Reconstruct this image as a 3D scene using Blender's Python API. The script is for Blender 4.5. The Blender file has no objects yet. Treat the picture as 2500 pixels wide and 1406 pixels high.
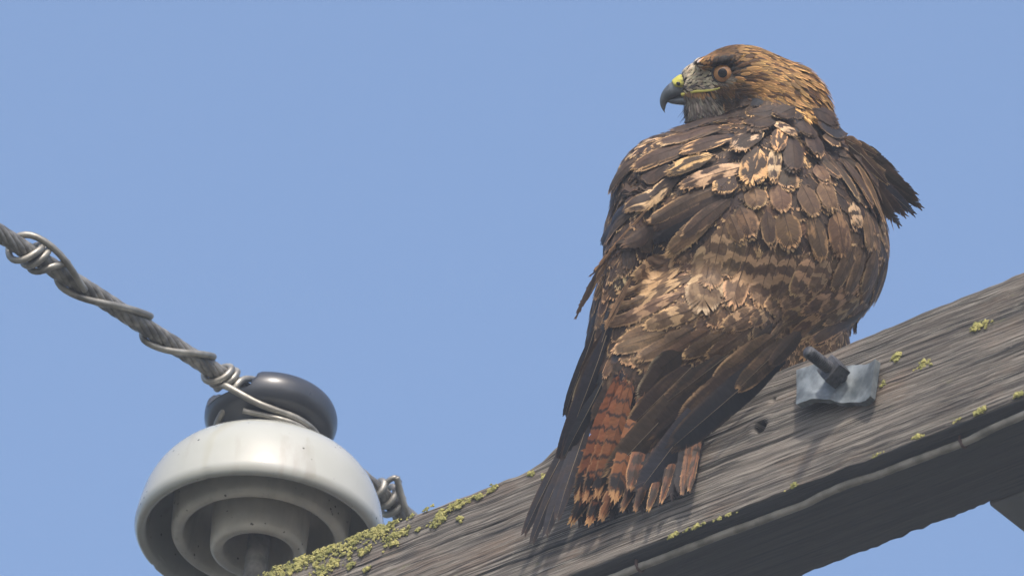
import bpy, bmesh, math, random
import numpy as np
from mathutils import Vector
random.seed(7); rng = np.random.default_rng(7)
R = math.radians
C = bpy.context.scene.collection

# ------------------------------------------------------------------ camera, sky, sun
EL, ROLL, DIST, SC = R(35), R(5), 9.0, 3300.0      # look-up angle, roll, distance, photo pixels per metre at DIST
FP = DIST * SC
CAM = np.array([0, 0, 1.7])
fw = np.array([0, math.cos(EL), math.sin(EL)])
r0 = np.array([1.0, 0, 0]); u0 = np.array([0, -math.sin(EL), math.cos(EL)])
rt = math.cos(ROLL) * r0 + math.sin(ROLL) * u0
up = -math.sin(ROLL) * r0 + math.cos(ROLL) * u0
cd = bpy.data.cameras.new('camera'); cam = bpy.data.objects.new('camera', cd); C.objects.link(cam)
from mathutils import Matrix
cam.matrix_world = Matrix((( rt[0], up[0], -fw[0], CAM[0]), (rt[1], up[1], -fw[1], CAM[1]), (rt[2], up[2], -fw[2], CAM[2]), (0, 0, 0, 1)))
cd.sensor_width = 36; cd.lens = 36 * FP / 2500; cd.clip_start = 0.5; cd.clip_end = 20000
cd.dof.use_dof = True; cd.dof.focus_distance = DIST + 330 / SC; cd.dof.aperture_fstop = 17
bpy.context.scene.camera = cam
SUN_EL, SUN_AZ = R(46), R(1)                      # azimuth measured left of straight behind the camera
ts = np.array([-math.sin(SUN_AZ) * math.cos(SUN_EL), -math.cos(SUN_AZ) * math.cos(SUN_EL), math.sin(SUN_EL)])
w = bpy.data.worlds.new('World'); bpy.context.scene.world = w; w.use_nodes = True
nt = w.node_tree; bg = nt.nodes['Background']; sk = nt.nodes.new('ShaderNodeTexSky')
sk.sky_type = 'NISHITA'; sk.sun_disc = False; sk.sun_elevation = SUN_EL; sk.sun_rotation = math.atan2(ts[0], ts[1])
sk.air_density = 1.0; sk.dust_density = 3.6; sk.ozone_density = 2.2; sk.altitude = 0
nt.links.new(sk.outputs[0], bg.inputs[0]); bg.inputs[1].default_value = 0.15
sd = bpy.data.lights.new('sun', 'SUN'); sd.energy = 2.3; sd.angle = R(3.5); sd.color = (1, .92, .82)
so = bpy.data.objects.new('sun', sd); C.objects.link(so)
so.rotation_euler = Vector(ts).to_track_quat('Z', 'Y').to_euler()
vs = bpy.context.scene.view_settings; vs.view_transform = 'Standard'; vs.look = 'None'; vs.gamma = 1; vs.exposure = 0.80

# ------------------------------------------------------------------ helpers
def W(x, y, z=0.0):
    """photo pixel (x, y) at z pixels in front of the reference depth -> world"""
    x = np.asarray(x, float); y = np.asarray(y, float); z = np.asarray(z, float)
    d = DIST - z / SC
    return CAM + d[..., None] * (fw + ((x - 1250) / FP)[..., None] * rt + ((703 - y) / FP)[..., None] * up)
def PIX(p):
    q = np.asarray(p) - CAM; d = q @ fw
    return np.stack([1250 + FP * (q @ rt) / d, 703 - FP * (q @ up) / d, (DIST - d) * SC], -1)
def HW(P):                                         # array (n,3) of (px, py, z)
    P = np.asarray(P, float); return W(P[:, 0], P[:, 1], P[:, 2])

def tag(o, label=None, cat=None, group=None, kind=None):
    if label: o['label'] = label
    if cat: o['category'] = cat
    if group: o['group'] = group
    if kind: o['kind'] = kind
    return o
def thing(name, loc, label, cat, group=None):
    o = bpy.data.objects.new(name, None); C.objects.link(o); o.location = Vector(loc); o.empty_display_size = .02
    return tag(o, label, cat, group)
def base_of(p):
    l = np.zeros(3)
    while p is not None: l = l + np.array(p.location); p = p.parent
    return l
def obj(name, verts, faces, mat, parent=None, smooth=True, attrs=None, uv=None):
    verts = np.asarray(verts, float) - base_of(parent)
    me = bpy.data.meshes.new(name)
    nv = len(verts)
    if isinstance(faces, np.ndarray):
        nf, k = faces.shape
        me.vertices.add(nv); me.vertices.foreach_set('co', verts.astype(np.float32).ravel())
        me.loops.add(nf * k); me.loops.foreach_set('vertex_index', faces.astype(np.int32).ravel())
        me.polygons.add(nf); me.polygons.foreach_set('loop_start', np.arange(0, nf * k, k, dtype=np.int32))
        me.polygons.foreach_set('loop_total', np.full(nf, k, dtype=np.int32)); me.update(calc_edges=True)
    else:
        me.from_pydata([tuple(v) for v in verts], [], [tuple(int(i) for i in f) for f in faces]); me.update()
    if attrs:
        for k_, a in attrs.items():
            at = me.attributes.new(k_, 'FLOAT_COLOR', 'POINT')
            at.data.foreach_set('color', np.asarray(a, np.float32).ravel())
    if uv is not None:
        l = me.uv_layers.new(name='uv'); li = np.zeros(len(me.loops), np.int32); me.loops.foreach_get('vertex_index', li)
        l.data.foreach_set('uv', np.asarray(uv, np.float32)[li].ravel())
    if smooth: me.polygons.foreach_set('use_smooth', np.ones(len(me.polygons), bool))
    me.materials.append(mat)
    o = bpy.data.objects.new(name, me); C.objects.link(o)
    if parent is not None: o.parent = parent
    return o
class MB:
    def __init__(s): s.v = []; s.f = []; s.n = 0
    def add(s, v, f):
        v = np.asarray(v, float); s.v.append(v); s.f += [tuple(i + s.n for i in q) for q in f]; s.n += len(v)
    def out(s): return np.concatenate(s.v), s.f
def grid_faces(n, m, closed=False, cap=False):
    f = []
    mm = m if closed else m - 1
    for i in range(n - 1):
        for j in range(mm):
            a = i * m + j; b = i * m + (j + 1) % m
            f.append((a, b, b + m, a + m))
    if cap: f.append(tuple(range(m))[::-1]); f.append(tuple((n - 1) * m + j for j in range(m)))
    return f
def tube(pts, rad, seg=12, wob=0.0):
    pts = np.asarray(pts, float); n = len(pts); rad = np.broadcast_to(rad, (n,)).copy()
    t = np.gradient(pts, axis=0); t /= np.linalg.norm(t, axis=1)[:, None]
    a = np.cross(t[0], [0.3, 0.5, 0.81]); a /= np.linalg.norm(a); V = []
    for i in range(n):
        a = a - t[i] * (a @ t[i]); a /= np.linalg.norm(a); b = np.cross(t[i], a)
        th = np.arange(seg) * 2 * math.pi / seg
        V.append(pts[i] + rad[i] * (np.cos(th)[:, None] * a + np.sin(th)[:, None] * b))
    return np.concatenate(V), grid_faces(n, seg, True, True)
def spline(P, k=10):
    P = np.asarray(P, float); Q = np.concatenate([[2 * P[0] - P[1]], P, [2 * P[-1] - P[-2]]]); out = []
    for i in range(1, len(Q) - 2):
        for t in np.linspace(0, 1, k, endpoint=False):
            a, b, c, d = Q[i - 1], Q[i], Q[i + 1], Q[i + 2]
            out.append(.5 * (2 * b + (c - a) * t + (2 * a - 5 * b + 4 * c - d) * t * t + (3 * b - a - 3 * c + d) * t ** 3))
    out.append(P[-1]); return np.array(out)
def vnoise(x, seed=0):                              # 1-D value noise, -1..1
    x = np.asarray(x, float); i = np.floor(x).astype(np.int64); f = x - i; f = f * f * (3 - 2 * f)
    h = lambda k: (np.sin((k * 127.1 + seed * 311.7)) * 43758.5453) % 1.0
    return (h(i) * (1 - f) + h(i + 1) * f) * 2 - 1
def vnoise2(x, y, seed=0):
    x, y = np.broadcast_arrays(np.asarray(x, float), np.asarray(y, float))
    i = np.floor(x); j = np.floor(y); f = x - i; g = y - j; f = f * f * (3 - 2 * f); g = g * g * (3 - 2 * g)
    h = lambda a, b: (np.sin(a * 127.1 + b * 269.5 + seed * 311.7) * 43758.5453) % 1.0
    return ((h(i, j) * (1 - f) + h(i + 1, j) * f) * (1 - g) + (h(i, j + 1) * (1 - f) + h(i + 1, j + 1) * f) * g) * 2 - 1
sstep = lambda a, b, x: (lambda t: t * t * (3 - 2 * t))(np.clip((np.asarray(x, float) - a) / (b - a), 0, 1))

# ------------------------------------------------------------------ materials
def newmat(name):
    m = bpy.data.materials.new(name); m.use_nodes = True; t = m.node_tree
    return m, t, t.nodes['Principled BSDF']
def N(t, typ, **k):
    n = t.nodes.new(typ)
    for a, b in k.items(): setattr(n, a, b)
    return n
def math_(t, op, a, b=None, clamp=False):
    n = N(t, 'ShaderNodeMath', operation=op, use_clamp=clamp)
    for i, v in enumerate((a, b)):
        if v is None: continue
        if isinstance(v, (int, float)): n.inputs[i].default_value = v
        else: t.links.new(v, n.inputs[i])
    return n.outputs[0]
def mixc(t, f, a, b, mode='MIX'):
    n = N(t, 'ShaderNodeMix', data_type='RGBA', blend_type=mode)
    for i, v in ((0, f), (6, a), (7, b)):
        if isinstance(v, (int, float)): n.inputs[i].default_value = v
        elif isinstance(v, tuple): n.inputs[i].default_value = (*v, 1)
        else: t.links.new(v, n.inputs[i])
    return n.outputs[2]
def maprange(t, v, a, b, c=0, d=1):
    n = N(t, 'ShaderNodeMapRange', interpolation_type='SMOOTHSTEP'); t.links.new(v, n.inputs[0])
    for i, q in enumerate((a, b, c, d)): n.inputs[i + 1].default_value = q
    return n.outputs[0]
def noise(t, vec, scale, detail=4, rough=.55, dist=0):
    n = N(t, 'ShaderNodeTexNoise'); n.inputs['Scale'].default_value = scale; n.inputs['Detail'].default_value = detail
    n.inputs['Roughness'].default_value = rough; n.inputs['Distortion'].default_value = dist
    if vec is not None: t.links.new(vec, n.inputs['Vector'])
    return n.outputs['Fac']
def scaled(t, vec, s):
    n = N(t, 'ShaderNodeMapping'); n.inputs['Scale'].default_value = s; t.links.new(vec, n.inputs['Vector']); return n.outputs[0]
def bump(t, b, h, strength, dist):
    n = N(t, 'ShaderNodeBump'); n.inputs['Strength'].default_value = strength; n.inputs['Distance'].default_value = dist
    t.links.new(h, n.inputs['Height']); t.links.new(n.outputs[0], b.inputs['Normal'])
def simple(name, c1, c2, scale, rough, metal=0, bmp=.2, bd=.0005, spec=.5, rr=.15, detail=5):
    m, t, b = newmat(name); co = N(t, 'ShaderNodeTexCoord').outputs['Object']
    f = maprange(t, noise(t, co, scale, detail), .35, .65)
    t.links.new(mixc(t, f, c1, c2), b.inputs['Base Color']); b.inputs['Metallic'].default_value = metal
    f2 = noise(t, co, scale * 2.3, detail)
    t.links.new(maprange(t, f2, .2, .8, rough - rr, rough + rr), b.inputs['Roughness'])
    b.inputs['Specular IOR Level'].default_value = spec
    if bmp: bump(t, b, noise(t, co, scale * 4, 6), bmp, bd)
    return m

def add_specks(m, sc, thr, colr):
    t = m.node_tree; b = t.nodes['Principled BSDF']; co = N(t, 'ShaderNodeTexCoord').outputs['Object']; src = b.inputs['Base Color'].links[0].from_socket
    v = N(t, 'ShaderNodeTexVoronoi'); v.inputs['Scale'].default_value = sc; t.links.new(co, v.inputs['Vector'])
    n = noise(t, co, sc * .35, 2); mk = math_(t, 'MULTIPLY', maprange(t, v.outputs['Distance'], thr * .6, thr, 1, 0), maprange(t, n, .56, .62))
    st = maprange(t, noise(t, scaled(t, co, (60, 60, 7)), 1, 5, .6), .52, .75, 0, .35)
    c = mixc(t, st, src, (.22, .20, .15)); t.links.new(mixc(t, mk, c, colr), b.inputs['Base Color'])
def wood_mat():
    m, t, b = newmat('weathered wood'); uv = N(t, 'ShaderNodeUVMap'); uv.uv_map = 'uv'; v = uv.outputs[0]
    g1 = noise(t, scaled(t, v, (13, 380, 1)), 1, 6, .75, .1)        # fine fibres
    g2 = noise(t, scaled(t, v, (2.5, 110, 1)), 1, 5, .6, .2)      # growth bands
    g3 = noise(t, scaled(t, v, (12, 26, 1)), 1, 5, .6)            # stains
    g4 = noise(t, scaled(t, v, (160, 420, 1)), 1, 3, .6)          # specks
    g5 = noise(t, scaled(t, v, (5, 230, 1)), 1, 4, .6, .15)       # cracks full of dirt
    c = mixc(t, maprange(t, g2, .38, .6), (.050, .044, .039), (.150, .130, .110))
    c = mixc(t, maprange(t, g3, .48, .7), c, (.12, .088, .066))
    c = mixc(t, maprange(t, g1, .55, .68, 0, .75), c, (.27, .245, .21))
    c = mixc(t, maprange(t, g1, .36, .45, .8, 0), c, (.022, .02, .019))
    c = mixc(t, maprange(t, g5, .37, .42, 1, 0), c, (.008, .008, .008))
    g6 = noise(t, scaled(t, v, (4, 300, 1)), 1, 2, .5, .1); g7 = noise(t, scaled(t, v, (7, 520, 1)), 1, 2, .5, .1)
    ln = math_(t, 'ABSOLUTE', math_(t, 'SUBTRACT', g6, .5)); c = mixc(t, maprange(t, ln, .006, .022, .9, 0), c, (.010, .009, .009))
    ln2 = math_(t, 'ABSOLUTE', math_(t, 'SUBTRACT', g7, .53)); c = mixc(t, maprange(t, ln2, .008, .03, .55, 0), c, (.30, .275, .235))
    c = mixc(t, maprange(t, g4, .66, .74, 0, .5), c, (.30, .27, .22))
    c = mixc(t, maprange(t, noise(t, scaled(t, v, (30, 90, 1)), 1, 6, .7), .62, .72, 0, .5), c, (.12, .125, .055))
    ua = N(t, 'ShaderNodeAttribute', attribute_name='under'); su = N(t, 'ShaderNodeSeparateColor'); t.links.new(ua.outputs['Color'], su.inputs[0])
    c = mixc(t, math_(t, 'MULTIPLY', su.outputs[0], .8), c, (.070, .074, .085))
    t.links.new(c, b.inputs['Base Color']); b.inputs['Roughness'].default_value = .82; b.inputs['Specular IOR Level'].default_value = .3
    h = math_(t, 'ADD', math_(t, 'MULTIPLY', g1, 1.0), math_(t, 'MULTIPLY', g4, .35))
    bump(t, b, h, .9, .0012)
    return m

def feather_mat(name='feather'):
    m, t, b = newmat(name)
    at = lambda n: N(t, 'ShaderNodeAttribute', attribute_name=n)
    c1, c2, c3, pr, ex = at('c1').outputs['Color'], at('c2').outputs['Color'], at('c3').outputs['Color'], at('prm'), at('ext')
    sp = N(t, 'ShaderNodeSeparateColor'); t.links.new(pr.outputs['Color'], sp.inputs[0]); bar, freq, fr = sp.outputs; patch = pr.outputs['Alpha']
    se = N(t, 'ShaderNodeSeparateColor'); t.links.new(ex.outputs['Color'], se.inputs[0]); rnd, barb, shaft = se.outputs; duty = ex.outputs['Alpha']
    uvn = N(t, 'ShaderNodeUVMap'); uvn.uv_map = 'uv'; sx = N(t, 'ShaderNodeSeparateXYZ'); t.links.new(uvn.outputs[0], sx.inputs[0])
    u, v = sx.outputs[0], sx.outputs[1]; au = math_(t, 'ABSOLUTE', u)
    cb = N(t, 'ShaderNodeCombineXYZ'); t.links.new(u, cb.inputs[0]); t.links.new(v, cb.inputs[1]); t.links.new(math_(t, 'MULTIPLY', rnd, 50.0), cb.inputs[2])
    n1 = noise(t, scaled(t, cb.outputs[0], (1.6, 2.6, 1)), 1, 3)
    n2 = noise(t, scaled(t, cb.outputs[0], (1.2, 40, 1)), 1, 3)
    n3 = noise(t, scaled(t, cb.outputs[0], (1.5, 2.2, 1)), 1, 3, .55, .3)
    # bars: wavy bands across the vane
    ph = math_(t, 'ADD', math_(t, 'MULTIPLY', math_(t, 'MULTIPLY', v, freq), 62.8), math_(t, 'MULTIPLY', n1, 8.0))
    ph = math_(t, 'SUBTRACT', ph, math_(t, 'MULTIPLY', au, 1.3))
    bw = maprange(t, math_(t, 'ADD', math_(t, 'SINE', ph), math_(t, 'SUBTRACT', duty, 1.0)), -.15, .55)
    fade = math_(t, 'MAXIMUM', maprange(t, v, .65, .9, 1, .25), maprange(t, bar, .80, .84))
    col = mixc(t, math_(t, 'MULTIPLY', math_(t, 'MULTIPLY', bw, bar), fade, True), c1, c2)
    pm = math_(t, 'MULTIPLY', maprange(t, n3, .50, .60), patch, True)
    col = mixc(t, pm, col, c2)
    v0 = v; v = math_(t, 'ADD', v, math_(t, 'MULTIPLY', math_(t, 'SUBTRACT', n3, .5), .30)); tl = maprange(t, duty, .5, .6, 1, 0); sub = math_(t, 'MULTIPLY', maprange(t, v, .80, .84), maprange(t, v, .91, .94, 1, 0)); col = mixc(t, math_(t, 'MULTIPLY', sub, tl), col, c2)
    col = mixc(t, math_(t, 'MULTIPLY', maprange(t, v, .93, .97, 0, .55), tl), col, c3)
    v = v0
    # fringe at vane edge and tip
    tipm = maprange(t, v, .35, .85, .08, 1)
    fm = math_(t, 'MULTIPLY', math_(t, 'MAXIMUM', math_(t, 'MULTIPLY', maprange(t, au, .74, .95), tipm), maprange(t, v, .93, .99)), math_(t, 'MULTIPLY', fr, maprange(t, n3, .38, .55, .15, 1)), True)
    col = mixc(t, fm, col, c3)
    col = mixc(t, maprange(t, shaft, .4, .5), col, mixc(t, maprange(t, shaft, .7, .9), mixc(t, .6, c1, (.40, .31, .20)), mixc(t, .5, c1, (.02, .016, .014))))
    # barb level variation
    k = math_(t, 'ADD', math_(t, 'MULTIPLY', math_(t, 'SUBTRACT', n2, .5), .6), math_(t, 'ADD', .88, math_(t, 'MULTIPLY', barb, .24)))
    hs = N(t, 'ShaderNodeHueSaturation'); t.links.new(col, hs.inputs['Color']); t.links.new(k, hs.inputs['Value'])
    t.links.new(hs.outputs[0], b.inputs['Base Color'])
    b.inputs['Roughness'].default_value = .6; b.inputs['Specular IOR Level'].default_value = .16
    bump(t, b, n2, .35, .0006)
    return m
M = {}
M['wood'] = wood_mat(); M['feather'] = feather_mat()
M['porc'] = simple('white porcelain glaze', (.335, .34, .305), (.37, .37, .345), 9, .07, bmp=.03, rr=.03)
M['porc_in'] = simple('bounce-lightened unwashed porcelain', (.40, .38, .33), (.52, .49, .42), 25, .34, bmp=.08, rr=.08)  # unwashed tone, lightened to put ground bounce into its colour
add_specks(M['porc'], 160, .20, (.05, .045, .04)); add_specks(M['porc_in'], 190, .24, (.06, .05, .04))
M['black_porc'] = simple('black glaze', (.022, .025, .032), (.035, .038, .046), 14, .3, bmp=.05, rr=.06)
M['alu'] = simple('dull aluminium wire', (.17, .162, .145), (.31, .295, .26), 60, .48, metal=.6, bmp=.2, bd=.0002)
M['strand'] = simple('grimy strand', (.09, .088, .085), (.24, .23, .21), 90, .5, metal=.5, bmp=.35, bd=.0003)
M['galv'] = simple('galvanised steel', (.075, .09, .10), (.21, .235, .25), 60, .55, metal=.15, bmp=.25, bd=.0004)
M['rust'] = simple('dark bolt steel', (.035, .036, .04), (.085, .085, .088), 160, .5, metal=.5, bmp=.8, bd=.0008)
M['pinst'] = simple('pin steel', (.12, .115, .10), (.22, .205, .18), 80, .6, metal=.4, bmp=.4)
M['gwire'] = simple('weathered cable', (.17, .155, .13), (.30, .27, .23), 60, .75, bmp=.5)
M['staple'] = simple('rusty staple', (.06, .035, .03), (.10, .06, .05), 90, .8, bmp=.5)
M['brace'] = simple('grey brace', (.11, .11, .115), (.16, .16, .165), 12, .7, bmp=.3)
M['lichen'] = simple('yellow green lichen', (.16, .16, .045), (.33, .30, .10), 140, .9, bmp=.6, bd=.001)
M['beak'] = simple('beak horn', (.035, .042, .05), (.12, .13, .14), 45, .3, bmp=.25, rr=.08)
M['cere'] = simple('yellow skin', (.40, .37, .05), (.30, .29, .08), 90, .45, bmp=.4)
M['gape'] = simple('yellow gape', (.58, .52, .10), (.50, .44, .10), 90, .45, bmp=.2)
M['iris'] = simple('iris', (.40, .20, .075), (.30, .14, .05), 300, .12, bmp=0)
M['pupil'] = simple('pupil', (.006, .006, .008), (.01, .01, .012), 20, .16, bmp=0, rr=.03)
M['lid'] = simple('eyelid', (.012, .011, .011), (.03, .026, .023), 120, .7, bmp=.4)
M['skin'] = simple('down', (.035, .025, .02), (.055, .04, .03), 60, .9, bmp=.5)
M['ground'] = simple('dry grass', (.070, .076, .062), (.095, .095, .08), .8, .95, bmp=.3, bd=.03)

# ------------------------------------------------------------------ ground
g = 600; gv = [(-g, -g, 0), (g, -g, 0), (g, g, 0), (-g, g, 0)]
tag(obj('ground', gv, [(0, 1, 2, 3)], M['ground'], smooth=False), 'dry grassy ground far below the crossarm', None, None, 'structure')

# ------------------------------------------------------------------ thin bright haze
hm = bpy.data.materials.new('haze'); hm.use_nodes = True; ht_ = hm.node_tree; ht_.nodes.clear()
ho = ht_.nodes.new('ShaderNodeOutputMaterial'); hv_ = ht_.nodes.new('ShaderNodeVolumePrincipled'); ht_.links.new(hv_.outputs[0], ho.inputs['Volume'])
hv_.inputs['Color'].default_value = (.86, .92, 1, 1); hv_.inputs['Density'].default_value = .0052; hv_.inputs['Anisotropy'].default_value = .2
hx = 620; hz0, hz1 = -1.0, 8.2
tag(obj('haze', [(-hx, -hx, hz0), (hx, -hx, hz0), (hx, hx, hz0), (-hx, hx, hz0), (-hx, -hx, hz1), (hx, -hx, hz1), (hx, hx, hz1), (-hx, hx, hz1)],
        [(3, 2, 1, 0), (4, 5, 6, 7), (0, 1, 5, 4), (1, 2, 6, 5), (2, 3, 7, 6), (3, 0, 4, 7)], hm, smooth=False), 'thin pale haze in the air between the viewer and the hawk', 'haze', None, 'stuff')

# ------------------------------------------------------------------ crossarm frame (s along, t up, n out of the sunlit face)
A0 = W(1700, 976, 0)
def slope_for(psi):
    d = np.array([math.cos(psi), -math.sin(psi), 0]); p = PIX(A0 + d * .25); q = PIX(A0 - d * .2)
    return -(p[1] - q[1]) / (p[0] - q[0])
lo, hi = R(10), R(70)
for _ in range(50):
    mid = (lo + hi) / 2
    if slope_for(mid) < .398: lo = mid
    else: hi = mid
PSI = lo; D_ = np.array([math.cos(PSI), -math.sin(PSI), 0]); U_ = np.array([0, 0, 1.0]); NF = np.array([-math.sin(PSI), -math.cos(PSI), 0])
BH, BW = .1165, .0925
def B(s, t, n): return A0 + np.asarray(s, float)[..., None] * D_ + np.asarray(t, float)[..., None] * U_ + np.asarray(n, float)[..., None] * NF
def face_hit(px, py, n=0.0):
    o = CAM; d = W(px, py, 0) - CAM; k = ((A0 + n * NF - o) @ NF) / (d @ NF); p = o + k * d
    return float((p - A0) @ D_), float((p - A0) @ U_)
def planez(px, py):
    s, t = face_hit(px, py); return PIX(B(s, t, 0.0))[2]
kx = np.polyfit([0], [0], 0)
pz0 = planez(1700, 976); pzx = (planez(1800, 976) - planez(1600, 976)) / 200; pzy = (planez(1700, 1076) - planez(1700, 876)) / 200
def pz(x, y): return pz0 + (np.asarray(x) - 1700) * pzx + (np.asarray(y) - 976) * pzy
print('PSI', math.degrees(PSI), 'pz', pz0, pzx, pzy)

def build_crossarm():
    s0, s1 = -.62, .95; ns = 1130
    s = np.linspace(s0, s1, ns)
    # perimeter: front face (t 0..-BH), underside (n 0..-BW), rear, top; many samples on the two visible faces
    per = []
    for k in np.linspace(0, 1, 240): per.append((-BH * k, 0, 0, k))
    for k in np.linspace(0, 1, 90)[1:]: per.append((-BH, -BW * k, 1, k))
    for k in np.linspace(0, 1, 12)[1:]: per.append((-BH + BH * k, -BW, 2, k))
    for k in np.linspace(0, 1, 24)[1:-1]: per.append((0, -BW + BW * k, 3, k))
    per = np.array(per); m = len(per)
    S, T = np.meshgrid(s, per[:, 0], indexing='ij'); _, Nn = np.meshgrid(s, per[:, 1], indexing='ij')
    sid = per[:, 2][None, :]; kk = per[:, 3][None, :]
    cd_ = np.cumsum(np.r_[0, np.abs(np.diff(per[:, 0])) + np.abs(np.diff(per[:, 1]))])[None, :] + 0 * S   # distance round the section
    warp = .0018 * vnoise(S * 3.1, 3) + .0008 * vnoise(S * 9, 5) - S * .006
    # bolt knot and hole swirl
    hs, ht = face_hit(1858, 1043); dd = np.sqrt(((S - hs) / .05) ** 2 + ((T - ht) / .012) ** 2)
    warp = warp + (sid == 0) * .004 * np.exp(-dd ** 2) * np.sign(T - ht)
    q = cd_ + warp
    gr = .5 * vnoise2(q * 190, S * 3, 11) + .7 * vnoise2(q * 430, S * 6, 12) + .6 * vnoise2(q * 800, S * 12, 14) + .3 * vnoise2(q * 80, S * 1.5, 13)
    crack = -sstep(.62, .9, vnoise2(q * 120, S * 2.2, 21)) * 2.6 - sstep(.7, .95, vnoise2(q * 260, S * 5, 22)) * 1.6
    ridge = gr * .00042 + crack * .00055
    rough = .0006 * vnoise2(S * 60, cd_ * 60, 31)
    disp = ridge + rough
    # worn, rounded arrises
    e1 = np.exp(-(T / .004) ** 2) ; 
    topc = np.exp(-np.minimum(np.abs(cd_), np.abs(cd_.max() - cd_)) / .0035)
    botc = np.exp(-np.abs(cd_ - BH) / .0016)
    P_t = T.copy(); P_n = Nn.copy()
    P_n += (sid == 0) * disp + (sid == 2) * -disp * .6
    P_t += (sid == 1) * -disp * .15 + (sid == 3) * disp * .6
    tw = .0012 * vnoise(S * 9, 41) + .0006 * vnoise(S * 34, 42) + .0005 * vnoise(S * 110, 43)
    P_t += topc * (-.0022 + tw * 1.1); P_n += topc * -.0024 * (sid == 0)
    bw_ = .0003 * vnoise(S * 14, 51) + .0006 * vnoise(S * 60, 52) + .0003 * vnoise(S * 160, 53)
    P_t += botc * (.0010 + bw_); P_n += botc * (-.0008 + bw_ * .5)
    backc = np.exp(-np.abs(cd_ - BH - BW) / .004)
    jag = .0007 * vnoise(S * 40, 61) + .0008 * vnoise(S * 95, 62) + .0006 * vnoise(S * 210, 64) + .0010 * sstep(.3, .8, vnoise(S * 22, 63))
    P_n += backc * jag * 1.3
    # lump of split wood at top edge left of the tail
    ls, lt = face_hit(1375, 1090); P_t += topc * .0080 * np.exp(-((S - ls) / .016) ** 2) * (S < ls + .04)
    P_n += (sid == 0) * topc * .004 * np.exp(-((S - ls) / .02) ** 2)
    # drilled hole
    rr = np.sqrt((S - hs) ** 2 + (T - ht) ** 2); hole = (sid == 0) * (1 - sstep(.0040, .0056, rr)); P_n -= hole * .022
    ks, kt = face_hit(1868, 1030); P_n += (sid == 0) * .0012 * np.exp(-((rr - .009) / .004) ** 2)
    ns_, nt_ = face_hit(1885, 975); r2 = np.sqrt((S - ns_) ** 2 + (T - nt_) ** 2); P_n -= (sid == 0) * .003 * np.exp(-(r2 / .0022) ** 2)
    V = B(S, P_t, P_n).reshape(-1, 3)
    f = []
    idx = np.arange(ns * m).reshape(ns, m)
    a = idx[:-1, :]; b = np.roll(idx, -1, 1)[:-1, :]; c = np.roll(idx, -1, 1)[1:, :]; d = idx[1:, :]
    F = np.stack([a, b, c, d], -1).reshape(-1, 4)
    uv = np.stack([S, q], -1).reshape(-1, 2)
    base = B(0.0, -BH, -BW / 2)
    th = thing('crossarm', base, 'weathered grey timber crossarm sloping across the photo under the hawk', 'utility pole crossarm')
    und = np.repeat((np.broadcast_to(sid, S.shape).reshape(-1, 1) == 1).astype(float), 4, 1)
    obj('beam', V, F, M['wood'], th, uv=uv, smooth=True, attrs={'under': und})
    # end grain caps
    for k, nm in ((0, 0), (ns - 1, 1)):
        ring = V[idx[k]]; cen = ring.mean(0); vv = np.vstack([ring, cen]); obj('end_grain', vv, [(j, (j + 1) % m, m) for j in range(m)], M['wood'], th, uv=np.zeros((m + 1, 2)) + vv[:, :2], smooth=False)
    return th
crossarm = build_crossarm()

def lichen_patch(cx, cy, rx, ry, n, seed, size=7.0):
    """crusty rosettes on the sunlit face, centre and spread in photo pixels along / across the arm"""
    r = random.Random(seed); mb = MB()
    for _ in range(n):
        a = r.gauss(0, .5); b_ = r.gauss(0, .5)
        s, t = face_hit(cx, cy); s += a * rx / SC; t += b_ * ry / SC
        if t > 0: t = -abs(r.gauss(0, .0012))
        rad = size / SC * min(1.5, r.lognormvariate(-.75, .5)); k = 9
        c = B(s, t, .0004 + rad * .15); lobes = r.randint(3, 6); ph = r.uniform(0, 6.28)
        V = [c + NF * rad * .42]
        for ring, (q, hh) in enumerate(((.45, .75), (.8, .6), (1.0, .05))):
            for j in range(k):
                th = 2 * math.pi * j / k; rad2 = rad * q * (1 + .28 * math.sin(lobes * th + ph) + r.uniform(-.18, .18))
                V.append(c + D_ * rad2 * math.cos(th) + U_ * rad2 * math.sin(th) * .8 + NF * (rad * hh * .65 * r.uniform(.5, 1.1)))
        F = [(0, 1 + j, 1 + (j + 1) % k) for j in range(k)]
        for ring in range(2):
            for j in range(k):
                a1 = 1 + ring * k + j; b1 = 1 + ring * k + (j + 1) % k; F.append((a1, a1 + k, b1 + k, b1))
        mb.add(V, F)
    v, f = mb.out(); o = obj('lichen_patch', v, f, M['lichen'], crossarm, smooth=False)
    return o
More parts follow.
